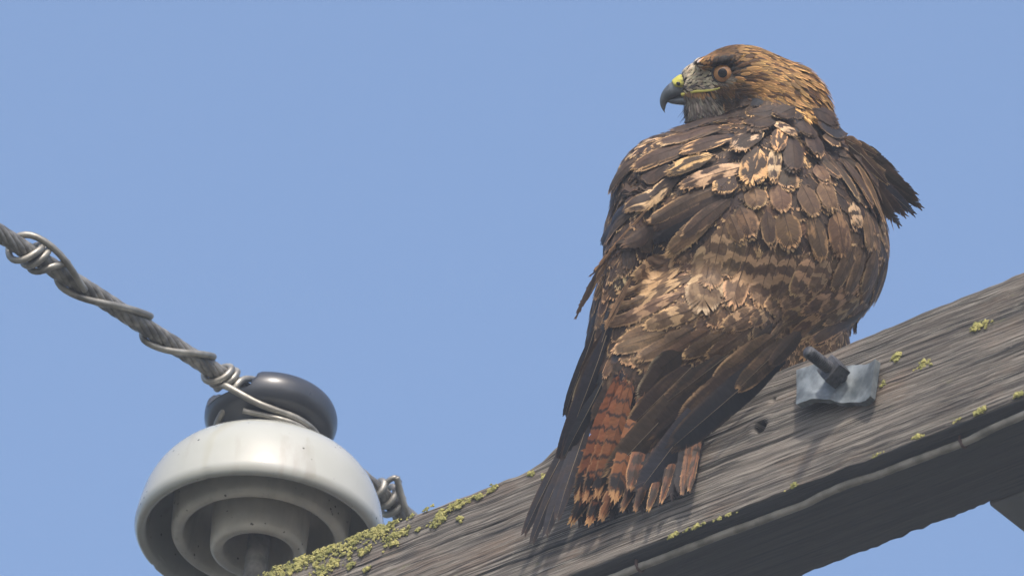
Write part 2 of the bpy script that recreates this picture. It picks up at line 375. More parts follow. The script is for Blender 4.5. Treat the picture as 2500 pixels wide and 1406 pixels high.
LP = [(680, 1395, 60, 20, 120), (740, 1372, 50, 26, 150), (800, 1345, 50, 26, 150), (800, 1385, 60, 26, 120), (860, 1322, 40, 30, 130), (900, 1300, 40, 16, 90),
      (930, 1300, 45, 26, 130), (960, 1315, 34, 22, 70), (890, 1345, 26, 14, 40), (858, 1378, 16, 10, 30), (893, 1390, 14, 8, 16), (985, 1300, 24, 10, 36), (1022, 1293, 10, 8, 12), (1125, 1268, 10, 8, 14),
      (1078, 1258, 26, 16, 60), (1070, 1272, 28, 12, 36), (1120, 1232, 22, 11, 44), (1148, 1220, 18, 9, 26), (1200, 1197, 17, 12, 44), (1170, 1212, 14, 7, 20),
      (960, 1278, 20, 7, 24), (1000, 1262, 16, 6, 16), (1300, 1155, 12, 7, 16), (1330, 1160, 10, 8, 12), (1050, 1240, 22, 5, 16),
      (1690, 1291, 46, 5, 22), (1760, 1266, 36, 4, 14), (1640, 1310, 24, 4, 10),
      (2388, 796, 26, 13, 60), (2253, 892, 20, 9, 36), (2190, 872, 16, 8, 22), (2158, 935, 7, 9, 14), (2400, 1000, 22, 10, 34), (2490, 963, 14, 9, 24), (2245, 1066, 14, 6, 14), (2140, 1112, 20, 5, 12), (1940, 1188, 18, 5, 12), (2330, 1030, 16, 6, 10)]
for i, (x, y, rx, ry, n) in enumerate(LP): lichen_patch(x, y, rx, ry, n, 100 + i)

# brace, ground wire and staples under the arm
def box_between(a, b, wv, hv):
    c = [a + i * wv + j * hv for i, j in ((-.5, -.5), (.5, -.5), (.5, .5), (-.5, .5))]; e = [b + i * wv + j * hv for i, j in ((-.5, -.5), (.5, -.5), (.5, .5), (-.5, .5))]
    return np.array(c + e), [(3, 2, 1, 0), (4, 5, 6, 7), (0, 1, 5, 4), (1, 2, 6, 5), (2, 3, 7, 6), (3, 0, 4, 7)]
def under_hit(px, py, t=-BH):
    d = W(px, py, 0) - CAM; k = ((A0 + t * U_ - CAM) @ U_) / (d @ U_); p = CAM + k * d
    return float((p - A0) @ D_), float((p - A0) @ NF)
def build_brace():
    s_, n_ = under_hit(2400, 1222); print('brace corner', s_, n_)
    a = B(s_ + .055, -BH - .0005, -BW - .002); b = B(s_ + .055, -BH - .0005, -BW - .8)
    th = thing('crossarm_brace', a, 'plain grey timber running back from behind the lower right end of the crossarm', 'brace')
    v, f = box_between(a + U_ * .045, b + U_ * .045, D_ * .11, U_ * .09)
    o = obj('timber', v, f, M['brace'], th, smooth=False); bv = o.modifiers.new('b', 'BEVEL'); bv.width = .0025; bv.segments = 2
build_brace()
def build_gwire():
    pts = [(1050, 1592), (1180, 1540), (1300, 1490), (1440, 1432), (1560, 1385), (1700, 1330), (1850, 1275), (1960, 1232), (2020, 1202), (2100, 1175), (2200, 1137), (2350, 1083), (2420, 1048), (2500, 1012), (2650, 950), (2900, 845), (3150, 740)]
    P = []
    for x, y in pts:
        s, n = under_hit(x, y, -BH - .005); P.append(B(s, -BH - .0048, n))
    P = spline(P, 14); k = np.arange(len(P)); P = P + U_ * (.0006 * vnoise(k * .12, 5))[:, None] + NF * (.0010 * vnoise(k * .09, 6))[:, None]
    v, f = tube(P, .0030 * (1 + .06 * vnoise(k * .6, 8)), 12)
    th = thing('ground_wire', P[0], 'grey brown cable stapled along the underside of the crossarm', 'cable'); obj('cable', v, f, M['gwire'], th)
    for i, (x, y) in enumerate(((2350, 1083), (1560, 1385))):
        s, n = under_hit(x, y, -BH - .005); r_ = .0036
        Q = [B(s, -BH + .006, n + r_), B(s, -BH - .004, n + r_)] + [B(s + .001, -BH - .0045 - r_ * math.sin(a) * 1.0, n + r_ * math.cos(a)) for a in np.linspace(.1, math.pi - .1, 8)] + [B(s + .002, -BH - .004, n - r_), B(s + .002, -BH + .006, n - r_)]
        v, f = tube(spline(Q, 4), .0012, 8)
        o = obj('staple', v, f, M['staple']); tag(o, ['rusty staple over the ground wire at right, below the bolt', 'rusty staple over the ground wire at the bottom edge, below the tail'][i], 'staple', 'staples holding the ground wire')
build_gwire()

# bolt, nut and bent washer plate
def build_bolt():
    s, t = face_hit(2072, 936); base = B(s, t, 0.0)
    th = thing('crossarm_bolt', base, 'threaded bolt with square nut on a bent galvanised washer plate, right of the tail', 'bolt')
    # bent washer: arched sheet
    hw, hh = 118 / SC, 54 / SC; nu, nv = 49, 22; V = []; th_ = 6.0 / 1000
    sk_ = .16
    def off(a):   # stand-off from the wood along the plate
        return .0095 + .0042 * math.cos((a + .6) * 2.6) * (1 if a < .35 else 1) + (.003 * max(0, a - .35) * 2) 
    for side in (0, 1):
        for i in range(nu):
            a = -1 + 2 * i / (nu - 1)
            for j in range(nv):
                b_ = -1 + 2 * j / (nv - 1)
                rag = .0011 * vnoise(a * 6 + j * .0, 3) * (abs(b_) > .95) + .0010 * vnoise(b_ * 4, 4) * (abs(a) > .97)
                fl = .0035 * max(0, -b_ - .35) * (a < 0) * (1.5 + a)
                ss = s - .004 + a * hw * (1 + .04 * b_); tt = t - .004 + b_ * hh - a * .0098 + rag
                V.append(B(ss, tt, max(off(a), .001) + fl + .0001 * vnoise2(a * 5, b_ * 5, 9) - side * th_))
    n1 = nu * nv; F = []
    for i in range(nu - 1):
        for j in range(nv - 1):
            q = i * nv + j; F.append((q, q + nv, q + nv + 1, q + 1)); F.append((q + n1, q + 1 + n1, q + nv + 1 + n1, q + nv + n1))
    for i in range(nu - 1):
        a = i * nv; F.append((a, a + n1, a + nv + n1, a + nv)); a = i * nv + nv - 1; F.append((a, a + nv, a + nv + n1, a + n1))
    for j in range(nv - 1):
        a = j; F.append((a, a + 1, a + 1 + n1, a + n1)); a = (nu - 1) * nv + j; F.append((a, a + n1, a + 1 + n1, a + 1))
    obj('washer_plate', V, F, M['galv'], th, smooth=False)
    # square nut
    mb = MB(); ang = .62; hw_ = 33 / SC; z0, z1 = .0125, .0245
    rings = [(z0, 1), (z1 - .0012, 1), (z1, .93)]; V = []
    for z, k in rings:
        for c_, d_ in ((-1, -1), (0, -1.03), (1, -1), (1.03, 0), (1, 1), (0, 1.03), (-1, 1), (-1.03, 0)):
            x = (c_ * math.cos(ang) - d_ * math.sin(ang)) * hw_ * k * .82; y = (c_ * math.sin(ang) + d_ * math.cos(ang)) * hw_ * k * .82
            V.append(B(s + x, t + y, z))
    obj('nut', V, grid_faces(3, 8, True, True), M['rust'], th, smooth=False)
    # threaded rod
    r_ = 16 / SC; L = .0375; V = []; seg = 20; zz = np.linspace(.005, .0125 + L, 150)
    for z in zz:
        for j in range(seg):
            a = 2 * math.pi * j / seg; ph = (z / .0019 + j / seg) % 1.0
            rr = r_ * (.90 + .10 * abs(ph * 2 - 1)) * (1 if z < .0125 + L - .003 else 1 - .25 * ((z - (.0095 + L)) / .003) ** 2)
            V.append(B(s + rr * math.cos(a), t + rr * math.sin(a), z))
    obj('threaded_rod', V, grid_faces(len(zz), seg, True, True), M['rust'], th)
build_bolt()

# ------------------------------------------------------------------ insulator
def find_s(px, n, t):
    lo, hi = -.8, .8
    for _ in range(50):
        m = (lo + hi) / 2
        if PIX(B(m, t, n))[0] < px: lo = m
        else: hi = m
    return lo
IS = find_s(612, -BW / 2, 0.0); IB = B(IS, 0.0, -BW / 2)
# height so that the rim centre lies at photo y 1318
lo, hi = 0, .3
for _ in range(50):
    m_ = (lo + hi) / 2
    if PIX(IB + U_ * m_)[1] > 1318: lo = m_
    else: hi = m_
RIM = lo; IC = IB + U_ * RIM; ip = PIX(IC); K = (DIST - ip[2] / SC) / FP      # metres per photo pixel at the insulator
print('insulator', ip, 'rim height', RIM, 'IB', PIX(IB))
def lathe(prof, seg=128, c=None):
    prof = np.array(prof, float); th = np.arange(seg) * 2 * math.pi / seg; V = []
    for r_, h_ in prof: V.append(np.stack([IC[0] + r_ * K * np.cos(th), IC[1] + r_ * K * np.sin(th), IC[2] + h_ * K + 0 * th], -1))
    return np.concatenate(V), grid_faces(len(prof), seg, True)
insul = thing('pin_insulator', IB, 'white porcelain pin insulator with a black grooved head, left of the hawk', 'insulator')
shell = spline([(60, 262), (112, 256), (150, 240), (188, 226), (220, 207), (250, 180), (274, 146), (291, 106), (301, 64), (306, 34), (307, 18), (303, 5), (296, -3), (286, -4), (278, 4), (275, 24), (272, 60), (262, 105), (240, 140), (205, 158), (150, 165)], 6)
v, f = lathe(shell, 160)
# chips on the rim
d_ = v - IC; ang = np.arctan2(d_[:, 1], d_[:, 0]); rad = np.hypot(d_[:, 0], d_[:, 1]) / K; hh = d_[:, 2] / K
rng_ang = lambda px, py: None
def chip(v, a0, da, depth):
    d = v - IC; an = np.arctan2(d[:, 1], d[:, 0]); ra = np.hypot(d[:, 0], d[:, 1]) / K; h_ = d[:, 2] / K
    m = (np.abs((an - a0 + math.pi) % (2 * math.pi) - math.pi) < da) & (ra > 270) & (h_ < 14)
    v[m, 2] += depth * K * (1 - .4 * rng.random(m.sum()))
chip(v, 2.6, .03, 10); chip(v, -2.05, .012, 3); chip(v, -.18, .03, 12); 
obj('outer_skirt', v, f, M['porc'], insul)
v, f = lathe(spline([(216, 175), (218, 120), (217, 50), (216, 14), (211, 2), (202, -4), (192, -3), (185, 5), (182, 30), (179, 90), (168, 126), (130, 150)], 5)); obj('middle_petticoat', v, f, M['porc_in'], insul)
v, f = lathe(spline([(121, 170), (121, 90), (119, 20), (118, -18), (116, -32), (109, -41), (99, -43), (90, -40), (85, -30), (84, 10), (80, 90), (40, 100), (1, 100)], 5)); obj('inner_tube', v, f, M['porc_in'], insul)
v, f = lathe([(28, 98), (28, -20), (28.5, -60), (29.5, -90), (29.5, -RIM / K + 30), (34, -RIM / K + 27), (52, -RIM / K + 25), (52, -RIM / K + 2), (1, -RIM / K + 1)], 32); obj('pin', v, f, M['pinst'], insul)
# conductor direction
HC = 392.0
CP = IC + U_ * HC * K; cp = PIX(CP); print('conductor centre', cp)
lo, hi = R(10), R(80)
for _ in range(50):
    m_ = (lo + hi) / 2; q = PIX(CP - np.array([math.cos(m_), math.sin(m_), 0]) * .2)
    if (cp[1] - q[1]) / (cp[0] - q[0]) < .64: lo = m_
    else: hi = m_
CD = np.array([math.cos(lo), math.sin(lo), 0]); CS = np.array([CD[1], -CD[0], 0])          # along (away), side (towards near lobe)
print('alpha', math.degrees(lo))
head = spline([(112, 250), (108, 275), (112, 295), (128, 308), (150, 320), (161, 338), (164, 358), (161, 376), (153, 392), (140, 404), (124, 411), (110, 415), (98, 418), (84, 420), (70, 421), (56, 422), (44, 422), (32, 422), (20, 422), (10, 422), (1, 422)], 4)
v, f = lathe(head, 144); d = v - IC; q = np.abs(d @ CS) / K; h_ = d[:, 2] / K
al = np.abs(d @ CD) / K; hmax = 368 - .14 * al + 100 * sstep(20 + .34 * al, 62 + .30 * al, q); h_ = np.where(h_ > 300, np.minimum(h_, hmax), h_)
# lobes dip towards the groove ends

v[:, 2] = IC[2] + h_ * K; obj('grooved_head', v, f, M['black_porc'], insul)

# ------------------------------------------------------------------ conductor
s_near = -1.6; s_far = 1.6
RC = 22.5
cond = thing('power_line', CP, 'twisted multi strand power line running down to and over the insulator head', 'power line')
ss = np.linspace(s_near, s_far, 1900)
def caxis(s):
    s = np.asarray(s, float); return CP + s[..., None] * CD + (-.16 * np.maximum(s - .03, 0))[..., None] * U_
ns_ = 7; rs = 9.4 * K; rh = (RC * K - rs)
for k in range(ns_):
    ph = 2 * math.pi * k / ns_ - (1 + .12 * vnoise(ss * 0 + 1, 3)) * ss / (210 * K * 1.0) * 2 * math.pi * 1.0 / 1.0 * .9
    jit = 1 + .05 * vnoise(ss * 22 + k * 17, k)
    P = caxis(ss) + (rh * jit * np.cos(ph))[:, None] * CS + (rh * jit * np.sin(ph))[:, None] * U_
    v, f = tube(P, rs, 8); obj('strand', v, f, M['strand'], cond)
v, f = tube(caxis(ss[::20]), rh * .95, 10); obj('core', v, f, M['strand'], cond)

def ax_s(px):
    lo, hi = -.7, .6
    for _ in range(45):
        m = (lo + hi) / 2
        if PIX(caxis(m))[0] < px: lo = m
        else: hi = m
    return lo
tocam = CAM - CP; tocam /= np.linalg.norm(tocam); E1 = tocam - CD * (tocam @ CD); E1 /= np.linalg.norm(E1); E2 = np.cross(E1, CD); 
if E2 @ up < 0: E2 = -E2
def hel(px, deg, rad=29.5): a = R(deg); return caxis(ax_s(px)) + rad * K * (math.cos(a) * E1 + math.sin(a) * E2)
def helix(keys, rad=29.5):
    ks = [(k[0], k[1], k[2] if len(k) > 2 else rad) for k in keys]; out = []
    for (x0, a0, q0), (x1, a1, q1) in zip(ks[:-1], ks[1:]):
        n = max(2, int(abs(a1 - a0) / 14))
        for t in np.linspace(0, 1, n, endpoint=False): out.append(hel(x0 + (x1 - x0) * t, a0 + (a1 - a0) * t, q0 + (q1 - q0) * t))
    out.append(hel(*ks[-1])); return np.array(out)
def smooth_path(P, it=2):
    P = P.copy()
    for _ in range(it): P[1:-1] = .25 * P[:-2] + .5 * P[1:-1] + .25 * P[2:]
    return P
def neck(deg, h, rad): a = R(deg); return IC + rad * K * np.array([math.sin(a), -math.cos(a), 0]) + U_ * h * K   # 0 = facing camera, + to the right
tie = thing('tie_wire', hel(190, 0), 'bright aluminium tie wire coiled round the line on the near side of the insulator', 'wire')
keysA = [(196, -8, 32), (170, 12, 36), (135, 42, 44), (95, 68, 47), (65, 92, 42), (48, 140, 36), (44, 200, 36), (50, 270, 37), (66, 360, 31), (84, 430, 30), (84, 540), (76, 610, 32), (84, 720, 33), (100, 800, 31), (104, 900), (92, 970, 34), (108, 1075, 33), (146, 1150, 31), (156, 1230), (158, 1300), (172, 1350, 31), (255, 1440), (352, 1520), (362, 1590), (372, 1710, 31), (440, 1800), (505, 1880), (519, 1960), (519, 2070, 31), (534, 2160, 30), (549, 2250, 31), (541, 2340), (533, 2430, 31), (548, 2520, 30), (563, 2610, 31), (556, 2700), (548, 2790, 33)]
pa = helix(keysA)
tail = [PIX(pa[-1])]
ins = lambda al, q, h: IC + (al * CD + q * CS) * K + U_ * h * K
pa2 = spline([pa[-3], pa[-1], ins(-178, 14, 356), ins(-152, 44, 334), ins(-122, 78, 308), ins(-85, 104, 296), ins(-30, 128, 290), ins(30, 126, 288), ins(86, 92, 288), ins(124, 20, 286), ins(110, -60, 286)], 8)
P = smooth_path(np.vstack([pa[:-3], pa2]), 2)
v, f = tube(P, 8.5 * K, 12); obj('wire', v, f, M['alu'], tie)
pc = spline([ins(-130, 40, 296), ins(-60, 112, 276), ins(0, 127, 274), ins(60, 112, 274), ins(100, 76, 274)], 8)
v, f = tube(pc, 7.0 * K, 12); obj('wire', v, f, M['alu'], tie)
pb = spline([ins(-20, 4, 428), ins(-70, 20, 424), ins(-118, 30, 402), ins(-145, 32, 376), ins(-150, 16, 350), ins(-140, -14, 326), ins(-122, -60, 300), ins(-80, -104, 284), ins(-20, -128, 278), ins(40, -120, 278), ins(100, -76, 278)], 9)
v, f = tube(pb, 8.5 * K, 12); obj('wire', v, f, M['alu'], tie)
tie2 = thing('tie_wire', hel(960, 0), 'tie wire coiled round the line behind the insulator, seen just above the crossarm', 'wire')
keysF = [(905, 180), (915, 360), (925, 540), (940, 700, 31), (944, 800, 34), (948, 860, 42), (952, 900, 40), (955, 1010, 33), (962, 1120), (975, 1240), (1010, 1440), (1060, 1640), (1120, 1800)]
v, f = tube(smooth_path(helix(keysF)), 8.5 * K, 12); obj('wire', v, f, M['alu'], tie2)
zf = PIX(caxis(ax_s(965)))[2]
v, f = tube(spline([W(968, 1164, zf + 45), W(976, 1195, zf + 40), W(988, 1235, zf + 33), W(1006, 1275, zf + 20)], 8), 8.5 * K, 12); obj('wire', v, f, M['alu'], tie2)
v, f = tube(spline([W(932, 1192, zf + 34), W(950, 1172, zf + 42), W(966, 1166, zf + 42), W(975, 1176, zf + 20)], 8), 7.0 * K, 12); obj('wire', v, f, M['alu'], tie2)

# ================================================================== HAWK
HZ = -385.0
EL_ = []   # centre x, y, z, radii, in-plane rotation (deg, y down)
def E(x, y, z, a, b, c, rot=0): EL_.append((x, y, z, a, b, c, R(rot)))
E(1822, 600, -370, 345, 292, 300, 0)       # torso
E(1800, 445, -380, 262, 158, 250, -6)      # mantle
E(1640, 480, -340, 140, 150, 180, 0)       # left shoulder
E(2045, 480, -420, 112, 140, 170, 0)       # right shoulder
E(1700, 800, -215, 225, 165, 195, -20)     # rump
E(1600, 930, -95, 140, 130, 75, -30)       # tail base
E(1510, 760, -200, 62, 310, 120, 11)       # folded left wing
E(1812, 204, HZ, 116, 91, 80, 4)           # skull
E(1722, 208, HZ, 66, 56, 50, 0)            # face
E(1905, 262, HZ - 5, 128, 108, 92, 38)     # nape
E(1900, 340, HZ, 150, 110, 130, 10)        # neck
E(1738, 268, HZ, 62, 56, 52, 0)            # throat
E(1744, 150, HZ + 62, 52, 12, 24, -6)      # brow ridge
E(1950, 840, -300, 120, 110, 120, 0)       # thigh right
E(1830, 880, -240, 120, 110, 110, 0)       # thigh left
EA = np.array(EL_)
def sdf(P):
    P = np.asarray(P, float); res = None; k = 22.0
    for (x, y, z, a, b, c, ro) in EA:
        X = P[:, 0] - x; Y = P[:, 1] - y; Z = P[:, 2] - z
        cx = X * math.cos(ro) + Y * math.sin(ro); cy = -X * math.sin(ro) + Y * math.cos(ro)
        k0 = np.sqrt((cx / a) ** 2 + (cy / b) ** 2 + (Z / c) ** 2) + 1e-9; k1 = np.sqrt((cx / a ** 2) ** 2 + (cy / b ** 2) ** 2 + (Z / c ** 2) ** 2) + 1e-9
        d = k0 * (k0 - 1) / k1
        if res is None: res = d
        else:
            h = np.clip(.5 + .5 * (res - d) / k, 0, 1); res = res * (1 - h) + d * h - k * h * (1 - h)
    return res
def grad(P, e=1.5):
    g = np.zeros_like(P)
    for i in range(3):
        q = np.zeros(3); q[i] = e; g[:, i] = (sdf(P + q) - sdf(P - q)) / (2 * e)
    return g
def project(P, off, it=4):
    P = np.array(P, float)
    for _ in range(it):
        f = sdf(P) - off; g = grad(P); n2 = (g ** 2).sum(1) + 1e-6; st = f / n2
        P -= np.clip(st, -60, 60)[:, None] * g
    return P
def hit(x, y):
    """first surface point seen by marching away from the camera; None if missed"""
    z = 60.0
    for _ in range(60):
        d = float(sdf(np.array([[x, y, z]]))[0])
        if d < .5: return np.array([x, y, z])
        z -= max(d * .9, .5)
        if z < -800: return None
    return None

# body mesh: ellipsoids merged by voxel remesh, then pulled to the smooth surface
bm = bmesh.new()
for (x, y, z, a, b, c, ro) in EL_:
    mtx = Matrix.Translation((x, y, z)) @ Matrix.Rotation(ro, 4, 'Z') @ Matrix.Diagonal((a, b, c, 1))
    bmesh.ops.create_icosphere(bm, subdivisions=4, radius=1, matrix=mtx)
me = bpy.data.meshes.new('tmp'); bm.to_mesh(me); bm.free(); to = bpy.data.objects.new('tmp', me); C.objects.link(to)
rm = to.modifiers.new('r', 'REMESH'); rm.mode = 'VOXEL'; rm.voxel_size = 14
dg = bpy.context.evaluated_depsgraph_get(); ev = to.evaluated_get(dg).to_mesh()
BV = np.array([v.co[:] for v in ev.vertices]); BF = [tuple(p.vertices) for p in ev.polygons]
to.evaluated_get(dg).to_mesh_clear(); bpy.data.objects.remove(to); bpy.data.meshes.remove(me)
BV = project(BV, 0.0, 5)
feet_s, _ = find_s(1830, -BW / 2, 0.0), 0
hawk = thing('hawk', B(feet_s, 0.0, -BW / 2), 'brown red tailed hawk perched on the crossarm, back turned, head in left profile', 'bird')
body = obj('body', HW(BV), BF, M['skin'], hawk)

# ---- feather builder
COL = dict(dark=(.034, .023, .018), slate=(.025, .025, .031), brown=(.098, .059, .035), mid=(.052, .034, .024), lbrown=(.20, .12, .065), buff=(.56, .33, .15), bbar=(.44, .28, .15),
           cream=(.62, .47, .30), tan=(.58, .36, .18), sand=(.60, .41, .24), rufous=(.155, .056, .022), rust=(.16, .065, .03), black=(.014, .012, .013), gold=(.50, .26, .085), grey=(.32, .29, .25), pale=(.52, .45, .36), white=(.62, .57, .5))
KIND = {  # base, bar/patch colour, fringe colour, bar, freq/10, fringe, patch
    'dark': ('dark', 'brown', 'lbrown', 0, .3, .5, .25), 'slate': ('slate', 'mid', 'lbrown', 0, .3, .35, .15), 'brown': ('brown', 'lbrown', 'tan', .15, .3, 1, .6),
    'black': ('black', 'dark', 'mid', 0, .3, .3, .1), 'mid': ('mid', 'brown', 'tan', 0, .3, .8, .6), 'patch': ('mid', 'buff', 'buff', 0, .3, .6, 1.0), 'patchd': ('dark', 'sand', 'buff', 0, .3, .5, .8), 'patchw': ('mid', 'sand', 'buff', .8, .25, .7, .5),
    'bar': ('brown', 'bbar', 'tan', .72, .30, .9, .1), 'barc': ('brown', 'sand', 'cream', .55, .30, 1, .2), 'orange': ('brown', 'buff', 'buff', .0, .3, 1, .3),
    'cov': ('mid', 'brown', 'cream', .0, .3, 1.0, .15), 'tail': ('rufous', 'black', 'buff', .9, .85, .3, 0), 'taild': ('dark', 'rust', 'buff', .5, .5, .55, .9), 'flight': ('slate', 'mid', 'lbrown', .3, .5, .25, 0),
    'breast': ('white', 'brown', 'cream', 0, .3, .4, .7), 'wisp': ('lbrown', 'dark', 'buff', 0, .3, .6, .8)}
def jit(c, a=.14):
    k = 1 + random.uniform(-a, a); return [min(1, max(0, q * k * (1 + random.uniform(-.05, .05)))) for q in c]
class FB:                                            # feather batch
    def __init__(s): s.P = []; s.off = []; s.surf = []; s.F = []; s.uv = []; s.a = {k: [] for k in ('c1', 'c2', 'c3', 'prm', 'ext')}; s.n = 0
    def push(s, P, off, surf, F, uv, c1, c2, c3, prm, ext, duty=1.0):
        ext = np.array(ext, float); ext[:, 3] = duty; n = len(P); s.P.append(P); s.off.append(off); s.surf.append(np.full(n, surf)); s.F.append(np.asarray(F, np.int64) + s.n); s.uv.append(uv); s.n += n
        for k, c in (('c1', c1), ('c2', c2), ('c3', c3)): s.a[k].append(np.tile([*c, 1.0], (n, 1)))
        s.a['prm'].append(np.tile(prm, (n, 1))); s.a['ext'].append(ext)
    def build(s, name, parent):
        P = np.concatenate(s.P); off = np.concatenate(s.off); sf = np.concatenate(s.surf).astype(bool)
        if sf.any(): P[sf] = project(P[sf], off[sf], 3)
        return obj(name, HW(P), np.concatenate(s.F), M['feather'], parent, attrs={k: np.concatenate(v) for k, v in s.a.items()}, uv=np.concatenate(s.uv), smooth=True)
def width_prof(v, tipr, point=False, base=.45):
    if base > .5: return (base + (1 - base) * sstep(0, .4, v)) * np.sqrt(np.clip(1 - np.clip((v - (1 - tipr)) / tipr, 0, 1) ** 2.2, 0, 1))
    if point: return (.45 + .55 * sstep(0, .4, v)) * np.clip(1 - np.clip((v - (1 - tipr)) / tipr, 0, 1), 0, 1) ** .55
    v = np.clip(v, 0, 1); return (.45 + .55 * sstep(0, .4, v)) * np.sqrt(np.clip(1 - np.clip((v - (1 - tipr)) / tipr, 0, 1) ** 2.2, 0, 1))
def feather(fb, p0, p1, nrm, width, kind, o0=2, o1=12, nb=14, tipr=.35, rag=.12, bend=0, cup=.12, surf=True, cj=.14, arch=0.0, seg=3, point=False, base=.45):
    """p0, p1 root and tip in hawk space; width = full vane width in px"""
    p0 = np.asarray(p0, float); p1 = np.asarray(p1, float); ax = p1 - p0; L = np.linalg.norm(ax); ax /= L
    nrm = nrm - ax * (nrm @ ax); nrm /= np.linalg.norm(nrm) + 1e-9; sd_ = np.cross(nrm, ax); hw = width / 2
    k = KIND[kind]; rnd = random.random()
    V = []; O = []; UV = []; EX = []; F = []
    def pt(u_, v_):                                  # u_ in px across, v_ 0..1 along
        b_ = bend * L * math.sin(math.pi * v_ * .5) ** 2 if bend else 0
        return p0 + ax * (L * v_) + sd_ * (u_ + b_) + nrm * (0 if surf else (-cup * abs(u_) ** 1.5 / max(hw, 1) ** .5 + arch * L * math.sin(math.pi * v_) + o0 + (o1 - o0) * v_))
    dv = (1.0 - .06) / nb; sl = min(.5, .62 * hw / L)
    for side in (-1, 1):
        for i in range(nb):
            va = .04 + i * dv; vb = va + dv * 1.12
            jl = random.uniform(-rag, rag * .3) * (.25 if random.random() < .72 else 1.5) * (.35 + 1.5 * va * va); ja = random.uniform(-.25, .25) * dv; jn = random.uniform(-.35, .35); br = random.random()
            vmid = min(1, va + sl)
            W_ = hw * width_prof(vmid - .02, tipr, point, base) * (1 + jl)
            if i >= nb - 2: W_ = max(W_, hw * .22)
            n0 = len(V)
            fr = [0, .55, .86, 1.0] if seg == 3 else [0, .7, 1.0]
            fil = vb > .45 and random.random() < (.12 if rag > .05 else 0)
            if fil: fr[-1] = 1.0 + random.uniform(.12, .38)
            for q in fr:
                tap = 1 if q < .8 else (.98 if q < .95 else (.10 if fil else (.35 if jl < -.07 else .92)))
                c = va + dv * .5 + sl * q ** .85 * (1 + jl * .6) + ja * q; h = dv * .56 * tap * (1 + .25 * q)
                c = min(c, 1.0 + .03 * rnd + abs(jl) * .25)
                for e in (-1, 1):
                    vv = c + e * h
                    V.append(pt(side * W_ * q + 0, vv)); O.append(o0 + (o1 - o0) * min(vv, 1.1) - cup * W_ * q * q * .5 + jn * q)
                    UV.append((side * q, vv)); EX.append((rnd, br, 0, 1))
            for j in range(len(fr) - 1):
                a = n0 + 2 * j; F.append((a, a + 1, a + 3, a + 2) if side > 0 else (a, a + 2, a + 3, a + 1))
    # shaft
    n0 = len(V); sw = max(.7, hw * .028)
    for q in np.linspace(0, .97, 6):
        for e in (-1, 1):
            V.append(pt(e * sw * (1.2 - q), q) + nrm * (0 if surf else 1.0)); O.append(o0 + (o1 - o0) * q + 1.0); UV.append((0, q)); EX.append((rnd, .5, .6 if (kind in ('flight', 'slate', 'mid') and not surf) else 1, 1))
    for j in range(5): a = n0 + 2 * j; F.append((a, a + 1, a + 3, a + 2))
    fb.push(np.array(V), np.array(O, float), surf, F, np.array(UV), jit(COL[k[0]], cj), jit(COL[k[1]], cj), jit(COL[k[2]], cj), (k[3], k[4], k[5] * random.uniform(.6, 1), k[6]), np.array(EX, float), .45 if kind == 'tail' else 1.0)
def mini(fb, p0, ax, nrm, L, wd, c1, c2, o0, o1, curl=0.0, bar=0):
    ax = ax - nrm * (ax @ nrm); ax /= np.linalg.norm(ax) + 1e-9; sd_ = np.cross(nrm, ax); rnd = random.random()
    V = []; O = []; UV = []; EX = []
    for q, ww in ((0, .5), (.35, 1), (.7, .8), (1, .08)):
        for e in (-1, 0, 1):
            V.append(p0 + ax * L * q + sd_ * (e * wd * .5 * ww + curl * L * q * q)); O.append(o0 + (o1 - o0) * q + (0 if e else wd * .12 * ww)); UV.append((e * 1.4, q)); EX.append((rnd, .3 + .4 * rnd, 0, 1))
    F = []
    for i in range(3):
        for j in range(2): a = i * 3 + j; F.append((a, a + 1, a + 4, a + 3))
    fb.push(np.array(V), np.array(O, float), True, F, np.array(UV), c1, c2, c2, (bar, .3, 1.0, 0), np.array(EX, float))

R2 = lambda x, y: (1400 + x / 2.343, 250 + y / 2.343)
R3 = lambda x, y: (1250 + x / 2.343, 750 + y / 2.343)
def hero(fb, reg, x0, y0, x1, y1, wd, kind, **k):
    a = hit(*reg(x0, y0)); b = hit(*reg(x1, y1))
    if a is None or b is None: print('miss', x0, y0, x1, y1); return
    g = grad(np.array([(a + b) / 2]))[0]; g /= np.linalg.norm(g)
    k.setdefault('nb', 26); k.setdefault('rag', .09)
    feather(fb, a, b, g, wd / 2.343, kind, **k)

groups = {n: FB() for n in ('mantle_plumage', 'back_plumage', 'rump_plumage', 'breast_plumage', 'head_plumage', 'wing_l', 'wing_r', 'leg_plumage')}
# direction field (photo px, y down)
DF = np.array([(1720, 320, -.8, .5), (1620, 380, -.85, .6), (1850, 300, -.1, 1), (1950, 310, .45, .9), (2030, 360, .7, .8), (1560, 460, -.5, .85), (1500, 600, -.25, 1), (1650, 500, -.8, .6), (1740, 430, -.7, .75),
               (1840, 450, -.15, 1), (1950, 440, .25, 1), (2050, 440, .5, .9), (2120, 520, .35, 1), (2160, 600, .0, 1), (1900, 550, .1, 1), (2000, 600, .1, 1), (1780, 600, -.25, 1), (1650, 640, -.7, .75),
               (1800, 700, -.3, 1), (1950, 700, -.3, 1), (2100, 700, -.25, 1), (1600, 750, -.8, .65), (1500, 800, -.35, 1), (1650, 850, -.8, .55), (1800, 850, -.6, .8), (1950, 820, -.5, .85), (2060, 780, -.2, 1),
               (1450, 950, -.25, 1), (1550, 950, -.4, .9), (1700, 930, -.7, .75), (1480, 700, -.15, 1)], float)
def dirf(x, y):
    w_ = 1 / (((DF[:, 0] - x) ** 2 + (DF[:, 1] - y) ** 2) ** 1.5 + 400); v = (DF[:, 2:] * w_[:, None]).sum(0); return v / np.linalg.norm(v)
